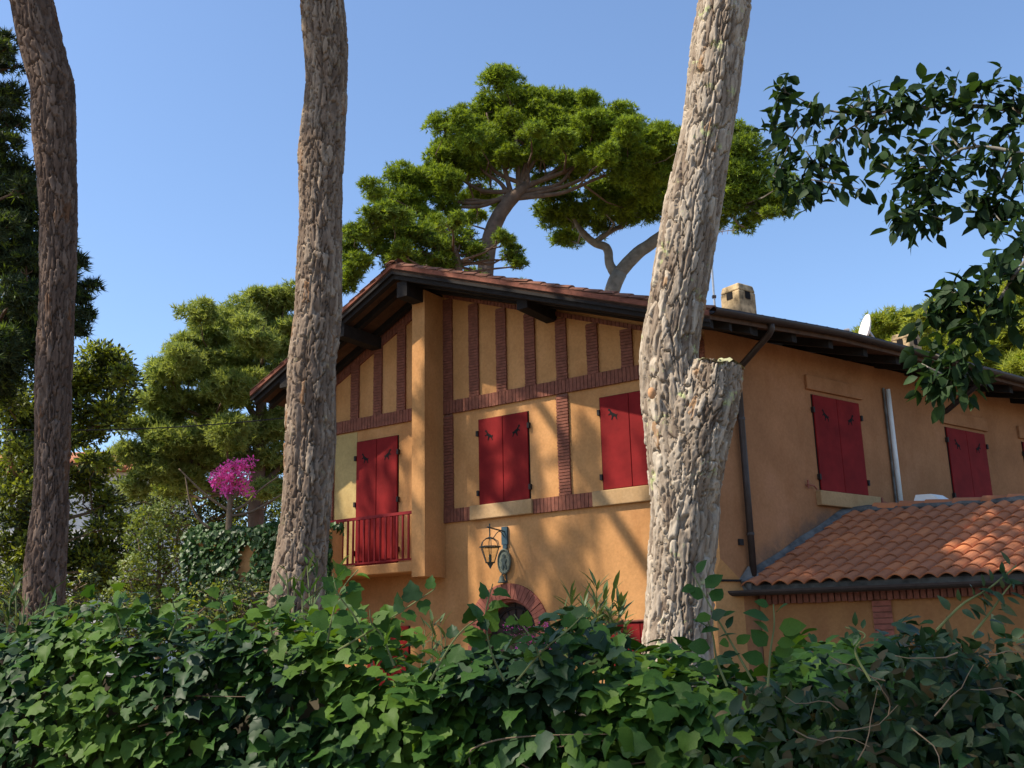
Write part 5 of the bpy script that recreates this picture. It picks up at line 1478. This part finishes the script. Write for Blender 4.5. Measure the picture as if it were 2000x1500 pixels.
cane_plant('oleander', 'spiky oleander before the facade, left of the pale stump-bearing trunk', 'oleander', ob,
    [(0.66, 8.876, 2.155), (0.824, 9.163, 2.149), (0.768, 9.469, 2.124), (0.559, 9.033, 2.041), (0.47, 9.338, 2.145), (0.842, 8.86, 2.005), (0.609, 9.18, 1.983), (0.807, 9.466, 1.991), (0.384, 9.042, 1.961), (0.923, 9.304, 1.917), (0.502, 8.886, 1.891), (0.693, 9.174, 1.917)], 0.20, ['oleander'], 30)
ob = (-1.207, 6.387, 1.638)
cane_plant('oleander', 'oleander tuft rising from the hedge at the foot of the straight trunk', 'oleander', ob,
    [(-1.315, 6.11, 2.123), (-1.278, 6.373, 2.098), (-1.238, 6.636, 2.226), (-1.295, 6.242, 2.044), (-1.151, 6.524, 2.06), (-1.17, 6.14, 1.992), (-1.071, 6.411, 2.142), (-1.299, 6.624, 2.211)], 0.13, ['oleander', 'ivy0'], 16)
ob = (-3.067, 6.844, 1.68)
cane_plant('oleander', 'dark oleander leaves by the foot of the left trunk', 'oleander', ob,
    [(-3.023, 6.59, 2.075), (-3.042, 6.856, 2.044), (-3.056, 7.122, 2.042), (-3.151, 6.668, 2.052), (-3.129, 6.954, 1.986), (-2.789, 6.692, 1.982), (-3.188, 6.789, 2.187), (-3.103, 7.102, 2.092)], 0.13, ['oleander', 'ivy1'], 16)
ob = (-0.666, 8.474, 1.631)
cane_plant('oleander', 'small oleander sprig low before the wall under the balcony', 'oleander', ob,
    [(-0.665, 8.474, 1.922), (-0.605, 8.478, 1.882), (-0.725, 8.469, 1.864), (-0.565, 8.481, 1.822), (-0.645, 8.475, 1.843)], 0.15, ['oleander'], 14)
fs = [(-0.062, 12.0, 1.953, 0.079), (0.107, 12.0, 1.894, 0.079), (0.279, 11.997, 1.973, 0.057), (0.475, 11.991, 1.897, 0.057), (-0.15, 11.999, 1.79, 0.079), (0.217, 11.998, 1.782, 0.079), (0.414, 11.993, 1.766, 0.056), (0.046, 12.0, 1.703, 0.09)]
fb = empty('flowering_shrub', (fs[0][0], fs[0][1], 0), 'magenta blossoms on a shrub in front of the arched door', 'flowering shrub')
MB().tube([(fs[4][0], fs[4][1], 0), (fs[4][0] + 0.05, fs[4][1], 0.9), tuple(fs[1][:3])], [0.03, 0.02, 0.008], 6).obj('stem', 'twig', fb)
crown('foliage', fs, 70, 0.075, ['ivy0', 'wallivy'], fb, SPRAY_S, up_bias=0.2)
crown('blossom', [(x, y, z + 0.01, r * 1.02) for x, y, z, r in fs], 34, 0.06, ['magenta'], fb, SPRAY_S, up_bias=0.5, shell=0.85)
fs = [(-1.601, 10.883, 1.945, 0.052), (-1.474, 10.901, 1.922, 0.062), (-1.347, 10.917, 1.9, 0.052), (-1.651, 10.875, 1.905, 0.046)]
fb = empty('flowering_shrub', (fs[0][0], fs[0][1], 0), 'few magenta blossoms low under the balcony', 'flowering shrub')
MB().tube([(fs[1][0], fs[1][1], 0), (fs[1][0] + 0.03, fs[1][1], 0.9), tuple(fs[1][:3])], [0.03, 0.02, 0.008], 6).obj('stem', 'twig', fb)
crown('foliage', fs, 70, 0.07, ['ivy0', 'wallivy'], fb, SPRAY_S, up_bias=0.2)
crown('blossom', fs, 40, 0.055, ['magenta'], fb, SPRAY_S, up_bias=0.5, shell=0.85)

# ------------------------------------------------------------------ ivy hedge in the foreground
def leaf_parts(tms, mats, pos, rot, scl, mi, parent, pick, name='leaf'):
    cache = {}
    pl = WL[parent.name]
    for i in pick:
        k = (int(rng.integers(0, len(tms))), int(mi[i]))
        if k not in cache:
            V, T = tms[k[0]]
            me = bpy.data.meshes.new(name)
            me.from_pydata([tuple(v) for v in V], [], [tuple(int(q) for q in t) for t in T])
            me.materials.append(M[mats[k[1]]])
            me.polygons.foreach_set('use_smooth', [True] * len(me.polygons))
            me.update()
            cache[k] = me
        o = bpy.data.objects.new(name, cache[k])
        scene.collection.objects.link(o)
        o.parent = parent
        m3 = Matrix([[float(c) for c in r] for r in rot[i] * scl[i]]).to_4x4()
        m3.translation = Vector(tuple(pos[i])) - pl
        o.matrix_basis = m3

hl = Vector((1, -0.28, 0)).normalized()
hn = Vector((-0.28, -1, 0)).normalized()
def hy(x):
    return 3.40 - 0.28 * x
def hz(x):
    return np.interp(x, [-4, -1.85, -1.2, -0.55, 0.0, 0.45, 1.0, 3.0], [1.85, 1.83, 1.80, 1.735, 1.675, 1.625, 1.61, 1.62])
hedge = empty('ivy_hedge', (0, hy(0), 0), 'thick ivy hedge with glossy lobed leaves along the bottom of the picture', 'hedge')
m = MB()
for i in range(30):
    xa, xb = -4.2 + i * 0.25, -4.2 + (i + 1) * 0.25
    pa, pb = Vector((xa, hy(xa), 0)) - hn * 0.30, Vector((xb, hy(xb), 0)) - hn * 0.30
    m.hexa([pa, pb, pb - hn * 0.30, pa - hn * 0.30, pa + UP * (float(hz(xa)) - 0.24), pb + UP * (float(hz(xb)) - 0.24), pb - hn * 0.3 + UP * (float(hz(xb)) - 0.24), pa - hn * 0.3 + UP * (float(hz(xa)) - 0.24)])
m.obj('garden_wall', 'hedgewall', hedge)
n = 20000
x = rng.uniform(-3.6, 2.6, n)
q = rng.random(n)
top = hz(x) + 0.05 * np.sin(x * 7.1 + 1.0) + 0.035 * np.sin(x * 17.0)
lump = 0.12 * (vnoise(x * 2.6 + 9, q * 3.0, 3) - 0.5) + 0.10 * (vnoise(x * 6.0, q * 8.0, 4) - 0.5)
ang = np.where(q < 0.36, (q / 0.36) * (math.pi / 2), math.pi / 2)          # 0 = flat top, pi/2 = face
drop = np.where(q < 0.36, 0.0, (q - 0.36) / 0.64 * 0.85)
inw = rng.random(n) ** 1.1 * 0.28
inw = np.where(q < 0.30, inw * 0.5, inw)
rr = 0.24 + lump - inw
out_ = np.sin(ang) * rr + np.where(q >= 0.36, 0.10 * drop, 0)
zz = top - 0.24 + np.cos(ang) * rr - drop
back = np.where(q < 0.17, -rng.random(n) * 0.55, 0)
pos = np.stack([x, hy(x), np.zeros(n)], 1) + (out_ - 0.24 + back)[:, None] * np.array(hn) + zz[:, None] * np.array([0, 0, 1.0])
nor = np.sin(ang)[:, None] * np.array(hn) + np.cos(ang)[:, None] * np.array([0, 0, 1.0])
Dd = np.array([0, 0, -0.75]) + nor * 0.55 + np.array(hn) * 0.25 + rng.normal(size=(n, 3)) * np.array([0.65, 0.4, 0.35])
Nn = nor * 0.9 + np.array([-0.1, 0, 0.65]) + rng.normal(size=(n, 3)) * 0.34
scl = np.interp(x, [-3, -1.0, 0.2, 1.5], [0.050, 0.054, 0.066, 0.068]) * rng.uniform(0.55, 1.40, n)
young = vnoise(x * 3.2 + 4, q * 4.0 + 2, 12) + rng.normal(size=n) * 0.16
sun_side_bias = np.interp(x, [-2.2, -0.4, 0.6], [0.10, 0.0, -0.16])  # more pale leaves left, dark leaves right: sun and shade put into colour
yy = young + sun_side_bias
mi = np.where(yy > 0.68, 2, np.where(yy > 0.40, 0, np.where(rng.random(n) < 0.35, 3, 1)))
rot = frames(Dd, Nn)
IM = ['ivy0', 'ivy1', 'ivy2', 'ivy3']
infr = (np.abs(x / hy(x)) < 0.46) & (zz > hy(x) * -0.085 + 1.6) & (inw < 0.07) & (x < 0.75)
score = scl / pos[:, 1] * (inw < 0.05)
cand = np.where(infr)[0]
pick = cand[np.argsort(-score[cand])][:300]
mask = np.ones(n, bool)
mask[pick] = False
multi_scatter(IVY_T, pos[mask], rot[mask], scl[mask], mi[mask], 'foliage', IM, hedge, 'stuff', smooth=True)
leaf_parts(IVY_T, IM, pos, rot, scl, mi, hedge, pick)
# woody ivy stems over the face
for k in range(9):
    xa = random.uniform(-2.0, 0.8)
    pts = []
    for j in range(7):
        xx = xa + j * random.uniform(0.05, 0.13)
        pts.append(Vector((xx, hy(xx), float(hz(xx)) - 0.55 + 0.05 * j + random.uniform(-0.01, 0.01))) + hn * (-0.02 + 0.02 * math.sin(j)))
    MB().tube([tuple(p[:3]) for p in spline(np.array([(*p, 0) for p in pts]), 30)[0]], [0.0042 - 0.0001 * j for j in range(30)], 6).obj('stem', 'twig', hedge)

# shoots standing clear of the hedge, each with its own leaves
def shoot(pts, nleaf, leaf, mats, mixw, parent, tm=IVY_T, up=0.35):
    leaf *= 0.86
    C, _ = spline(np.array([(*p, 0.005) for p in pts]), 24)
    s = MB().tube([tuple(p[:3]) for p in C], [0.0034 - 0.0018 * i / 23 for i in range(24)], 6).obj('shoot', 'stem', parent)
    P, D, N, S = [], [], [], []
    for k in range(nleaf):
        f = 0.22 + 0.78 * (k + 0.5) / nleaf
        i = min(22, int(f * 23))
        p = C[i, :3]
        t = C[i + 1, :3] - C[i, :3]
        t /= np.linalg.norm(t)
        side = np.cross(t, np.array([0, -1.0, 0.2])) * (1 if k % 2 else -1)
        side /= np.linalg.norm(side)
        d = side * 0.8 + t * 0.45 + rng.normal(size=3) * 0.25 + np.array([0, -0.25, -0.15])
        P.append(p + d / np.linalg.norm(d) * leaf * 0.22)
        D.append(d)
        N.append(np.array([-0.1, -0.75, up + 0.35]) + rng.normal(size=3) * 0.35)
        S.append(leaf * rng.uniform(0.7, 1.2) * (1.0 if f < 0.85 else 0.75))
    P, D, N, S = map(np.array, (P, D, N, S))
    mi_ = rng.choice(len(mats), len(P), p=mixw)
    leaf_parts(tm, mats, P, frames(D, N), S, mi_, s, range(len(P)))
OVAL = [lance_leaf(0.34, 0.18, 0.18, 4), lance_leaf(0.40, 0.10, 0.25, 4)]
SM = ['ivy0', 'ivy2', 'ivy1']
shoot([(-0.539, 3.256, 1.648), (-0.421, 3.223, 1.711), (-0.333, 3.183, 1.76), (-0.242, 3.191, 1.818)], 9, 0.066, SM, [0.5, 0.35, 0.15], hedge)
shoot([(-0.041, 3.1, 1.551), (-0.078, 3.099, 1.636), (-0.091, 3.099, 1.736), (-0.069, 3.099, 1.822)], 8, 0.075, SM, [0.5, 0.3, 0.2], hedge)
shoot([(-0.25, 3.09, 1.555), (-0.192, 3.094, 1.652), (-0.148, 3.096, 1.701), (-0.089, 3.099, 1.736)], 6, 0.07, SM, [0.4, 0.1, 0.5], hedge)
shoot([(-0.587, 3.349, 1.68), (-0.566, 3.352, 1.789), (-0.536, 3.357, 1.851), (-0.498, 3.363, 1.895)], 8, 0.08, SM, [0.7, 0.3, 0.0], hedge)
shoot([(-0.449, 3.269, 1.661), (-0.496, 3.262, 1.752), (-0.543, 3.255, 1.814), (-0.559, 3.252, 1.875)], 8, 0.075, SM, [0.6, 0.4, 0.0], hedge)
shoot([(-0.362, 3.179, 1.599), (-0.399, 3.175, 1.687), (-0.429, 3.171, 1.724), (-0.434, 3.17, 1.761)], 7, 0.065, SM, [0.4, 0.6, 0.0], hedge)
shoot([(-0.005, 3.05, 1.551), (0.068, 2.999, 1.631), (0.14, 2.997, 1.685), (0.184, 2.994, 1.725)], 6, 0.05, SM, [0.6, 0.4, 0.0], hedge)
shoot([(0.068, 3.049, 1.59), (0.041, 3.0, 1.66), (0.006, 3.0, 1.709), (-0.009, 3.0, 1.73)], 5, 0.05, SM, [0.3, 0.7, 0.0], hedge)
shoot([(0.605, 2.836, 1.541), (0.549, 2.848, 1.658), (0.509, 2.855, 1.739), (0.471, 2.862, 1.823)], 12, 0.062, SM, [0.7, 0.15, 0.15], hedge, OVAL)
shoot([(0.641, 2.828, 1.527), (0.655, 2.825, 1.617), (0.669, 2.822, 1.681), (0.671, 2.821, 1.733)], 9, 0.072, SM, [0.6, 0.3, 0.1], hedge, OVAL)
shoot([(0.54, 2.849, 1.529), (0.519, 2.853, 1.594), (0.513, 2.854, 1.659), (0.498, 2.857, 1.712)], 6, 0.062, SM, [0.6, 0.1, 0.3], hedge, OVAL)
shoot([(-0.937, 3.476, 1.675), (-0.933, 3.477, 1.755), (-0.959, 3.47, 1.82), (-0.952, 3.472, 1.852)], 7, 0.06, SM, [0.5, 0.5, 0.0], hedge)
shoot([(-1.268, 3.476, 1.714), (-1.29, 3.468, 1.778), (-1.301, 3.464, 1.811), (-1.313, 3.459, 1.835)], 6, 0.06, SM, [0.4, 0.6, 0.0], hedge)
shoot([(-1.134, 3.522, 1.696), (-1.115, 3.528, 1.769), (-1.129, 3.524, 1.818), (-1.118, 3.527, 1.851)], 7, 0.06, SM, [0.5, 0.5, 0.0], hedge)
shoot([(-0.76, 3.416, 1.67), (-0.781, 3.412, 1.733), (-0.757, 3.417, 1.796), (-0.797, 3.408, 1.845)], 7, 0.062, SM, [0.6, 0.4, 0.0], hedge)

# ------------------------------------------------------------------ grey-green shrub at the right of the hedge
shr = empty('evergreen_shrub', (1.35, 2.95, 0), 'straggly grey-green shrub with dry twigs at the right end of the hedge', 'shrub')
def sx_top(x):
    return np.interp(x, [0.45, 0.62, 0.98, 1.20, 1.42, 1.8, 2.6], [1.30, 1.49, 1.595, 1.625, 1.71, 1.83, 1.88])
n = 5200
x = 0.45 + 1.75 * rng.random(n) ** 0.9
d = rng.random(n) ** 1.1
z = sx_top(x) + 0.03 * np.sin(x * 13) - d * 0.85 + 0.0
y = 3.05 - 0.28 * x + 0.24 * (vnoise(x * 4, z * 5, 31) - 0.5) + rng.random(n) * 0.22 - 0.12 * np.clip(d * 3, 0, 1)
left = np.clip((x - 0.45) / 0.35, 0, 1)
keep = (rng.random(n) < left * 0.8 + 0.25) & (z < sx_top(x) + 0.04)
x, y, z = x[keep], y[keep], z[keep]
n = len(x)
pos = np.stack([x, y, z], 1)
Dd = rng.normal(size=(n, 3)) + np.array([-0.1, -0.5, 0.05])
Nn = np.array([-0.1, -0.7, 0.7]) + rng.normal(size=(n, 3)) * 0.5
EL = [lance_leaf(0.20, 0.25, 0.3, 4), lance_leaf(0.24, 0.35, 0.5, 4), lance_leaf(0.17, 0.2, 0.1, 4)]
scl = rng.uniform(0.035, 0.075, n)
EM = ['elea0', 'elea1', 'elea2', 'ivy1']
mi = rng.choice(4, n, p=[0.50, 0.20, 0.10, 0.20])
rot = frames(Dd, Nn)
infr = np.where((x / y < 0.47) & (z > 1.3) & (y < 3.05 - 0.28 * x + 0.02))[0]
pick = infr[np.argsort(-(scl[infr] / y[infr]))][:300]
mask = np.ones(n, bool)
mask[pick] = False
multi_scatter(EL, pos[mask], rot[mask], scl[mask], mi[mask], 'foliage', EM, shr, 'stuff')
leaf_parts(EL, EM, pos, rot, scl, mi, shr, pick)
m = MB()
for k in range(34):
    xx = random.uniform(0.62, 1.75)
    zt_ = float(sx_top(xx)) - random.uniform(0.0, 0.40)
    p = Vector((xx, 2.98 - 0.28 * xx - random.uniform(0.0, 0.16), zt_))
    dv = Vector((random.uniform(-1, 1), random.uniform(-0.5, 0.1), random.uniform(-0.2, 0.7))).normalized() * random.uniform(0.03, 0.06)
    pts, q_ = [], p.copy()
    for j_ in range(6):
        pts.append(q_.copy())
        dv = (dv.normalized() + Vector((random.uniform(-0.5, 0.5), random.uniform(-0.3, 0.3), random.uniform(-0.5, 0.5)))).normalized() * dv.length
        q_ += dv * 0.7
    m.tube(pts, [0.0018 - 0.0002 * j_ for j_ in range(6)], 5)
m.obj('twigs', 'twig', shr)['kind'] = 'stuff'
MB().tube([(1.35, 3.0, 0), (1.33, 2.98, 0.7), (1.22, 2.92, 1.2), (1.08, 2.85, 1.42)], [0.03, 0.025, 0.016, 0.008], 7).obj('stem', 'twig', shr)
for pts in ([(0.991, 2.565, 1.653), (1.05, 2.542, 1.71), (1.105, 2.518, 1.743), (1.165, 2.491, 1.793)], [(1.062, 2.537, 1.639), (1.103, 2.519, 1.69), (1.133, 2.506, 1.73), (1.151, 2.498, 1.752)], [(0.839, 2.619, 1.539), (0.812, 2.627, 1.611), (0.838, 2.619, 1.646), (0.795, 2.633, 1.666)]):
    shoot(pts, 13, 0.050, ['elea0', 'ivy1', 'elea1'], [0.5, 0.4, 0.1], shr, EL)

# ------------------------------------------------------------------ evergreen tree reaching in from the right
D6 = 6.0
ot = empty('evergreen_tree', (4.6, 5.6, 0), 'dark evergreen boughs of large oval leaves reaching in at the upper right', 'tree')
MB().tube([(4.6, 5.6, -0.1), (4.6, 5.6, 1.5), (4.5, 5.55, 3.0), (4.3, 5.5, 4.4), (4.1, 5.4, 6.2)], [0.20, 0.17, 0.14, 0.11, 0.05], 12).obj('trunk', 'limbgrey', ot, smooth=True)
limbs = [
    [(4.35, 5.5, 4.2, 0.06)] + [(3.068, 5.156, 4.347, 0.017), (2.822, 5.295, 4.508, 0.014), (2.55, 5.431, 4.624, 0.012), (2.25, 5.562, 4.673, 0.009), (1.932, 5.681, 4.747, 0.006), (1.704, 5.753, 4.915, 0.003)],
    [(4.4, 5.5, 3.8, 0.05)] + [(2.935, 5.003, 4.003, 0.013), (2.7, 5.133, 4.163, 0.011), (2.506, 5.231, 4.248, 0.008), (2.328, 5.312, 4.14, 0.006), (2.208, 5.363, 3.923, 0.004)],
    [(4.5, 5.55, 3.2, 0.05)] + [(2.798, 4.851, 3.627, 0.013), (2.58, 4.97, 3.49, 0.01), (2.48, 5.021, 3.348, 0.008), (2.327, 5.094, 3.131, 0.006), (2.218, 5.142, 2.933, 0.004)],
    [(2.557, 4.982, 3.468, 0.006), (2.424, 5.048, 3.414, 0.005), (2.289, 5.111, 3.384, 0.004), (2.195, 5.152, 3.346, 0.003)],
    [(2.25, 5.562, 4.673, 0.006), (2.029, 5.647, 4.608, 0.005), (1.852, 5.707, 4.478, 0.004), (1.752, 5.738, 4.297, 0.003)],
    [(2.746, 5.222, 4.207, 0.007), (2.657, 5.268, 4.019, 0.006), (2.593, 5.3, 3.855, 0.003)],
    [(1.964, 5.775, 4.8, 0.005), (1.784, 5.833, 4.715, 0.004), (1.647, 5.873, 4.465, 0.002)],
]
cv = limb_tubes(ot, limbs, 'limbgrey', 'bough', 7)
twp = [(1.706, 5.752, 4.932), (1.667, 5.868, 4.894), (1.731, 5.849, 4.777), (1.64, 5.875, 4.742), (1.807, 5.721, 4.773), (1.869, 5.701, 4.676), (1.687, 5.862, 4.595), (1.741, 5.742, 4.498), (1.819, 5.718, 4.417), (1.718, 5.853, 4.437), (1.765, 5.735, 4.278), (1.906, 5.689, 4.467), (1.948, 5.675, 4.327), (1.642, 5.875, 4.398), (1.827, 5.715, 4.202), (1.719, 5.853, 4.285), (1.975, 5.666, 4.62), (2.055, 5.637, 4.737), (2.159, 5.598, 4.83), (2.115, 5.615, 4.655), (2.229, 5.571, 4.728), (2.238, 5.567, 4.56), (2.286, 5.439, 4.717), (2.336, 5.418, 4.589), (2.412, 5.384, 4.714), (2.462, 5.362, 4.603), (2.521, 5.334, 4.698), (2.551, 5.32, 4.529), (2.632, 5.281, 4.615), (2.663, 5.265, 4.479), (2.727, 5.232, 4.632), (2.77, 5.209, 4.508), (2.834, 5.175, 4.58), (2.81, 5.188, 4.371), (2.72, 5.236, 4.368), (2.538, 5.215, 4.331), (2.424, 5.269, 4.363), (2.324, 5.314, 4.327), (2.225, 5.356, 4.32), (2.087, 5.519, 4.407), (2.129, 5.503, 4.302), (2.011, 5.547, 4.167), (2.167, 5.488, 4.167), (2.26, 5.341, 4.187), (2.358, 5.299, 4.194), (2.418, 5.272, 4.088), (2.295, 5.327, 4.056), (2.215, 5.361, 3.982), (2.333, 5.31, 3.957), (2.25, 5.346, 3.854), (2.178, 5.375, 3.868), (2.124, 5.397, 3.94), (2.369, 5.294, 3.858), (2.515, 5.226, 4.124), (2.61, 5.18, 4.158), (2.7, 5.133, 4.163), (2.546, 5.211, 3.995), (2.637, 5.166, 4.001), (2.725, 5.12, 4.007), (2.492, 5.237, 3.919), (2.577, 5.196, 3.869), (2.677, 5.145, 3.873), (2.566, 5.09, 3.736), (2.635, 5.054, 3.69), (2.595, 5.075, 3.615), (2.478, 5.022, 3.513), (2.551, 4.985, 3.415), (2.424, 5.048, 3.414), (2.474, 5.024, 3.294), (2.356, 5.08, 3.386), (2.268, 5.12, 3.388), (2.195, 5.152, 3.346), (2.234, 5.135, 3.284), (2.324, 5.095, 3.295), (2.142, 5.174, 3.271), (2.381, 5.068, 3.23), (2.506, 5.008, 3.207), (2.29, 5.11, 3.192), (2.178, 5.159, 3.183), (2.345, 5.085, 3.101), (2.235, 5.135, 3.092), (2.144, 5.173, 3.079), (2.27, 5.119, 3.006), (2.177, 5.16, 2.966), (2.094, 5.194, 3.031), (2.213, 5.144, 2.894), (2.302, 5.105, 2.908), (2.118, 5.184, 2.933)]
A_ = np.concatenate(cv)
P, D, N, S = [], [], [], []
tw = MB()
for c in twp:
    c = np.array(c)
    a = A_[np.argmin(np.linalg.norm(A_[:, :3] - c, axis=1))]
    mid = (a[:3] * 0.4 + c * 0.6) + np.array([0, 0, 0.02]) + rng.normal(size=3) * 0.02
    tw.tube([tuple(a[:3]), tuple(mid), tuple(c)], [0.006, 0.004, 0.0022], 5)
    t = c - a[:3]
    t = t / max(1e-3, np.linalg.norm(t))
    for k in range(int(rng.integers(16, 24))):
        f = rng.uniform(0.35, 1.1)
        p = a[:3] + (c - a[:3]) * f + rng.normal(size=3) * np.array([0.036, 0.06, 0.036])
        d = t * 0.4 + rng.normal(size=3) * 0.75 + np.array([-0.15, 0, -0.50])
        P.append(p); D.append(d)
        N.append(np.array([0, -0.3, 0.8]) + rng.normal(size=3) * 0.55)
        S.append(rng.uniform(0.070, 0.120))
P, D, N, S = map(np.array, (P, D, N, S))
tw.obj('twigs', 'limbgrey', ot)['kind'] = 'stuff'
OK_T = [lance_leaf(0.24, 0.2, 0.2, 4), lance_leaf(0.28, 0.3, 0.3, 4), lance_leaf(0.20, 0.15, 0.1, 4)]
OMT = ['oak0', 'oak1']
mi = rng.choice(2, len(P), p=[0.72, 0.28])
rot = frames(D, N)
pick = np.argsort(-(S / P[:, 1]))[:300]
mask = np.ones(len(P), bool)
mask[pick] = False
multi_scatter(OK_T, P[mask], rot[mask], S[mask], mi[mask], 'foliage', OMT, ot, 'stuff')
leaf_parts(OK_T, OMT, P, rot, S, mi, ot, pick)
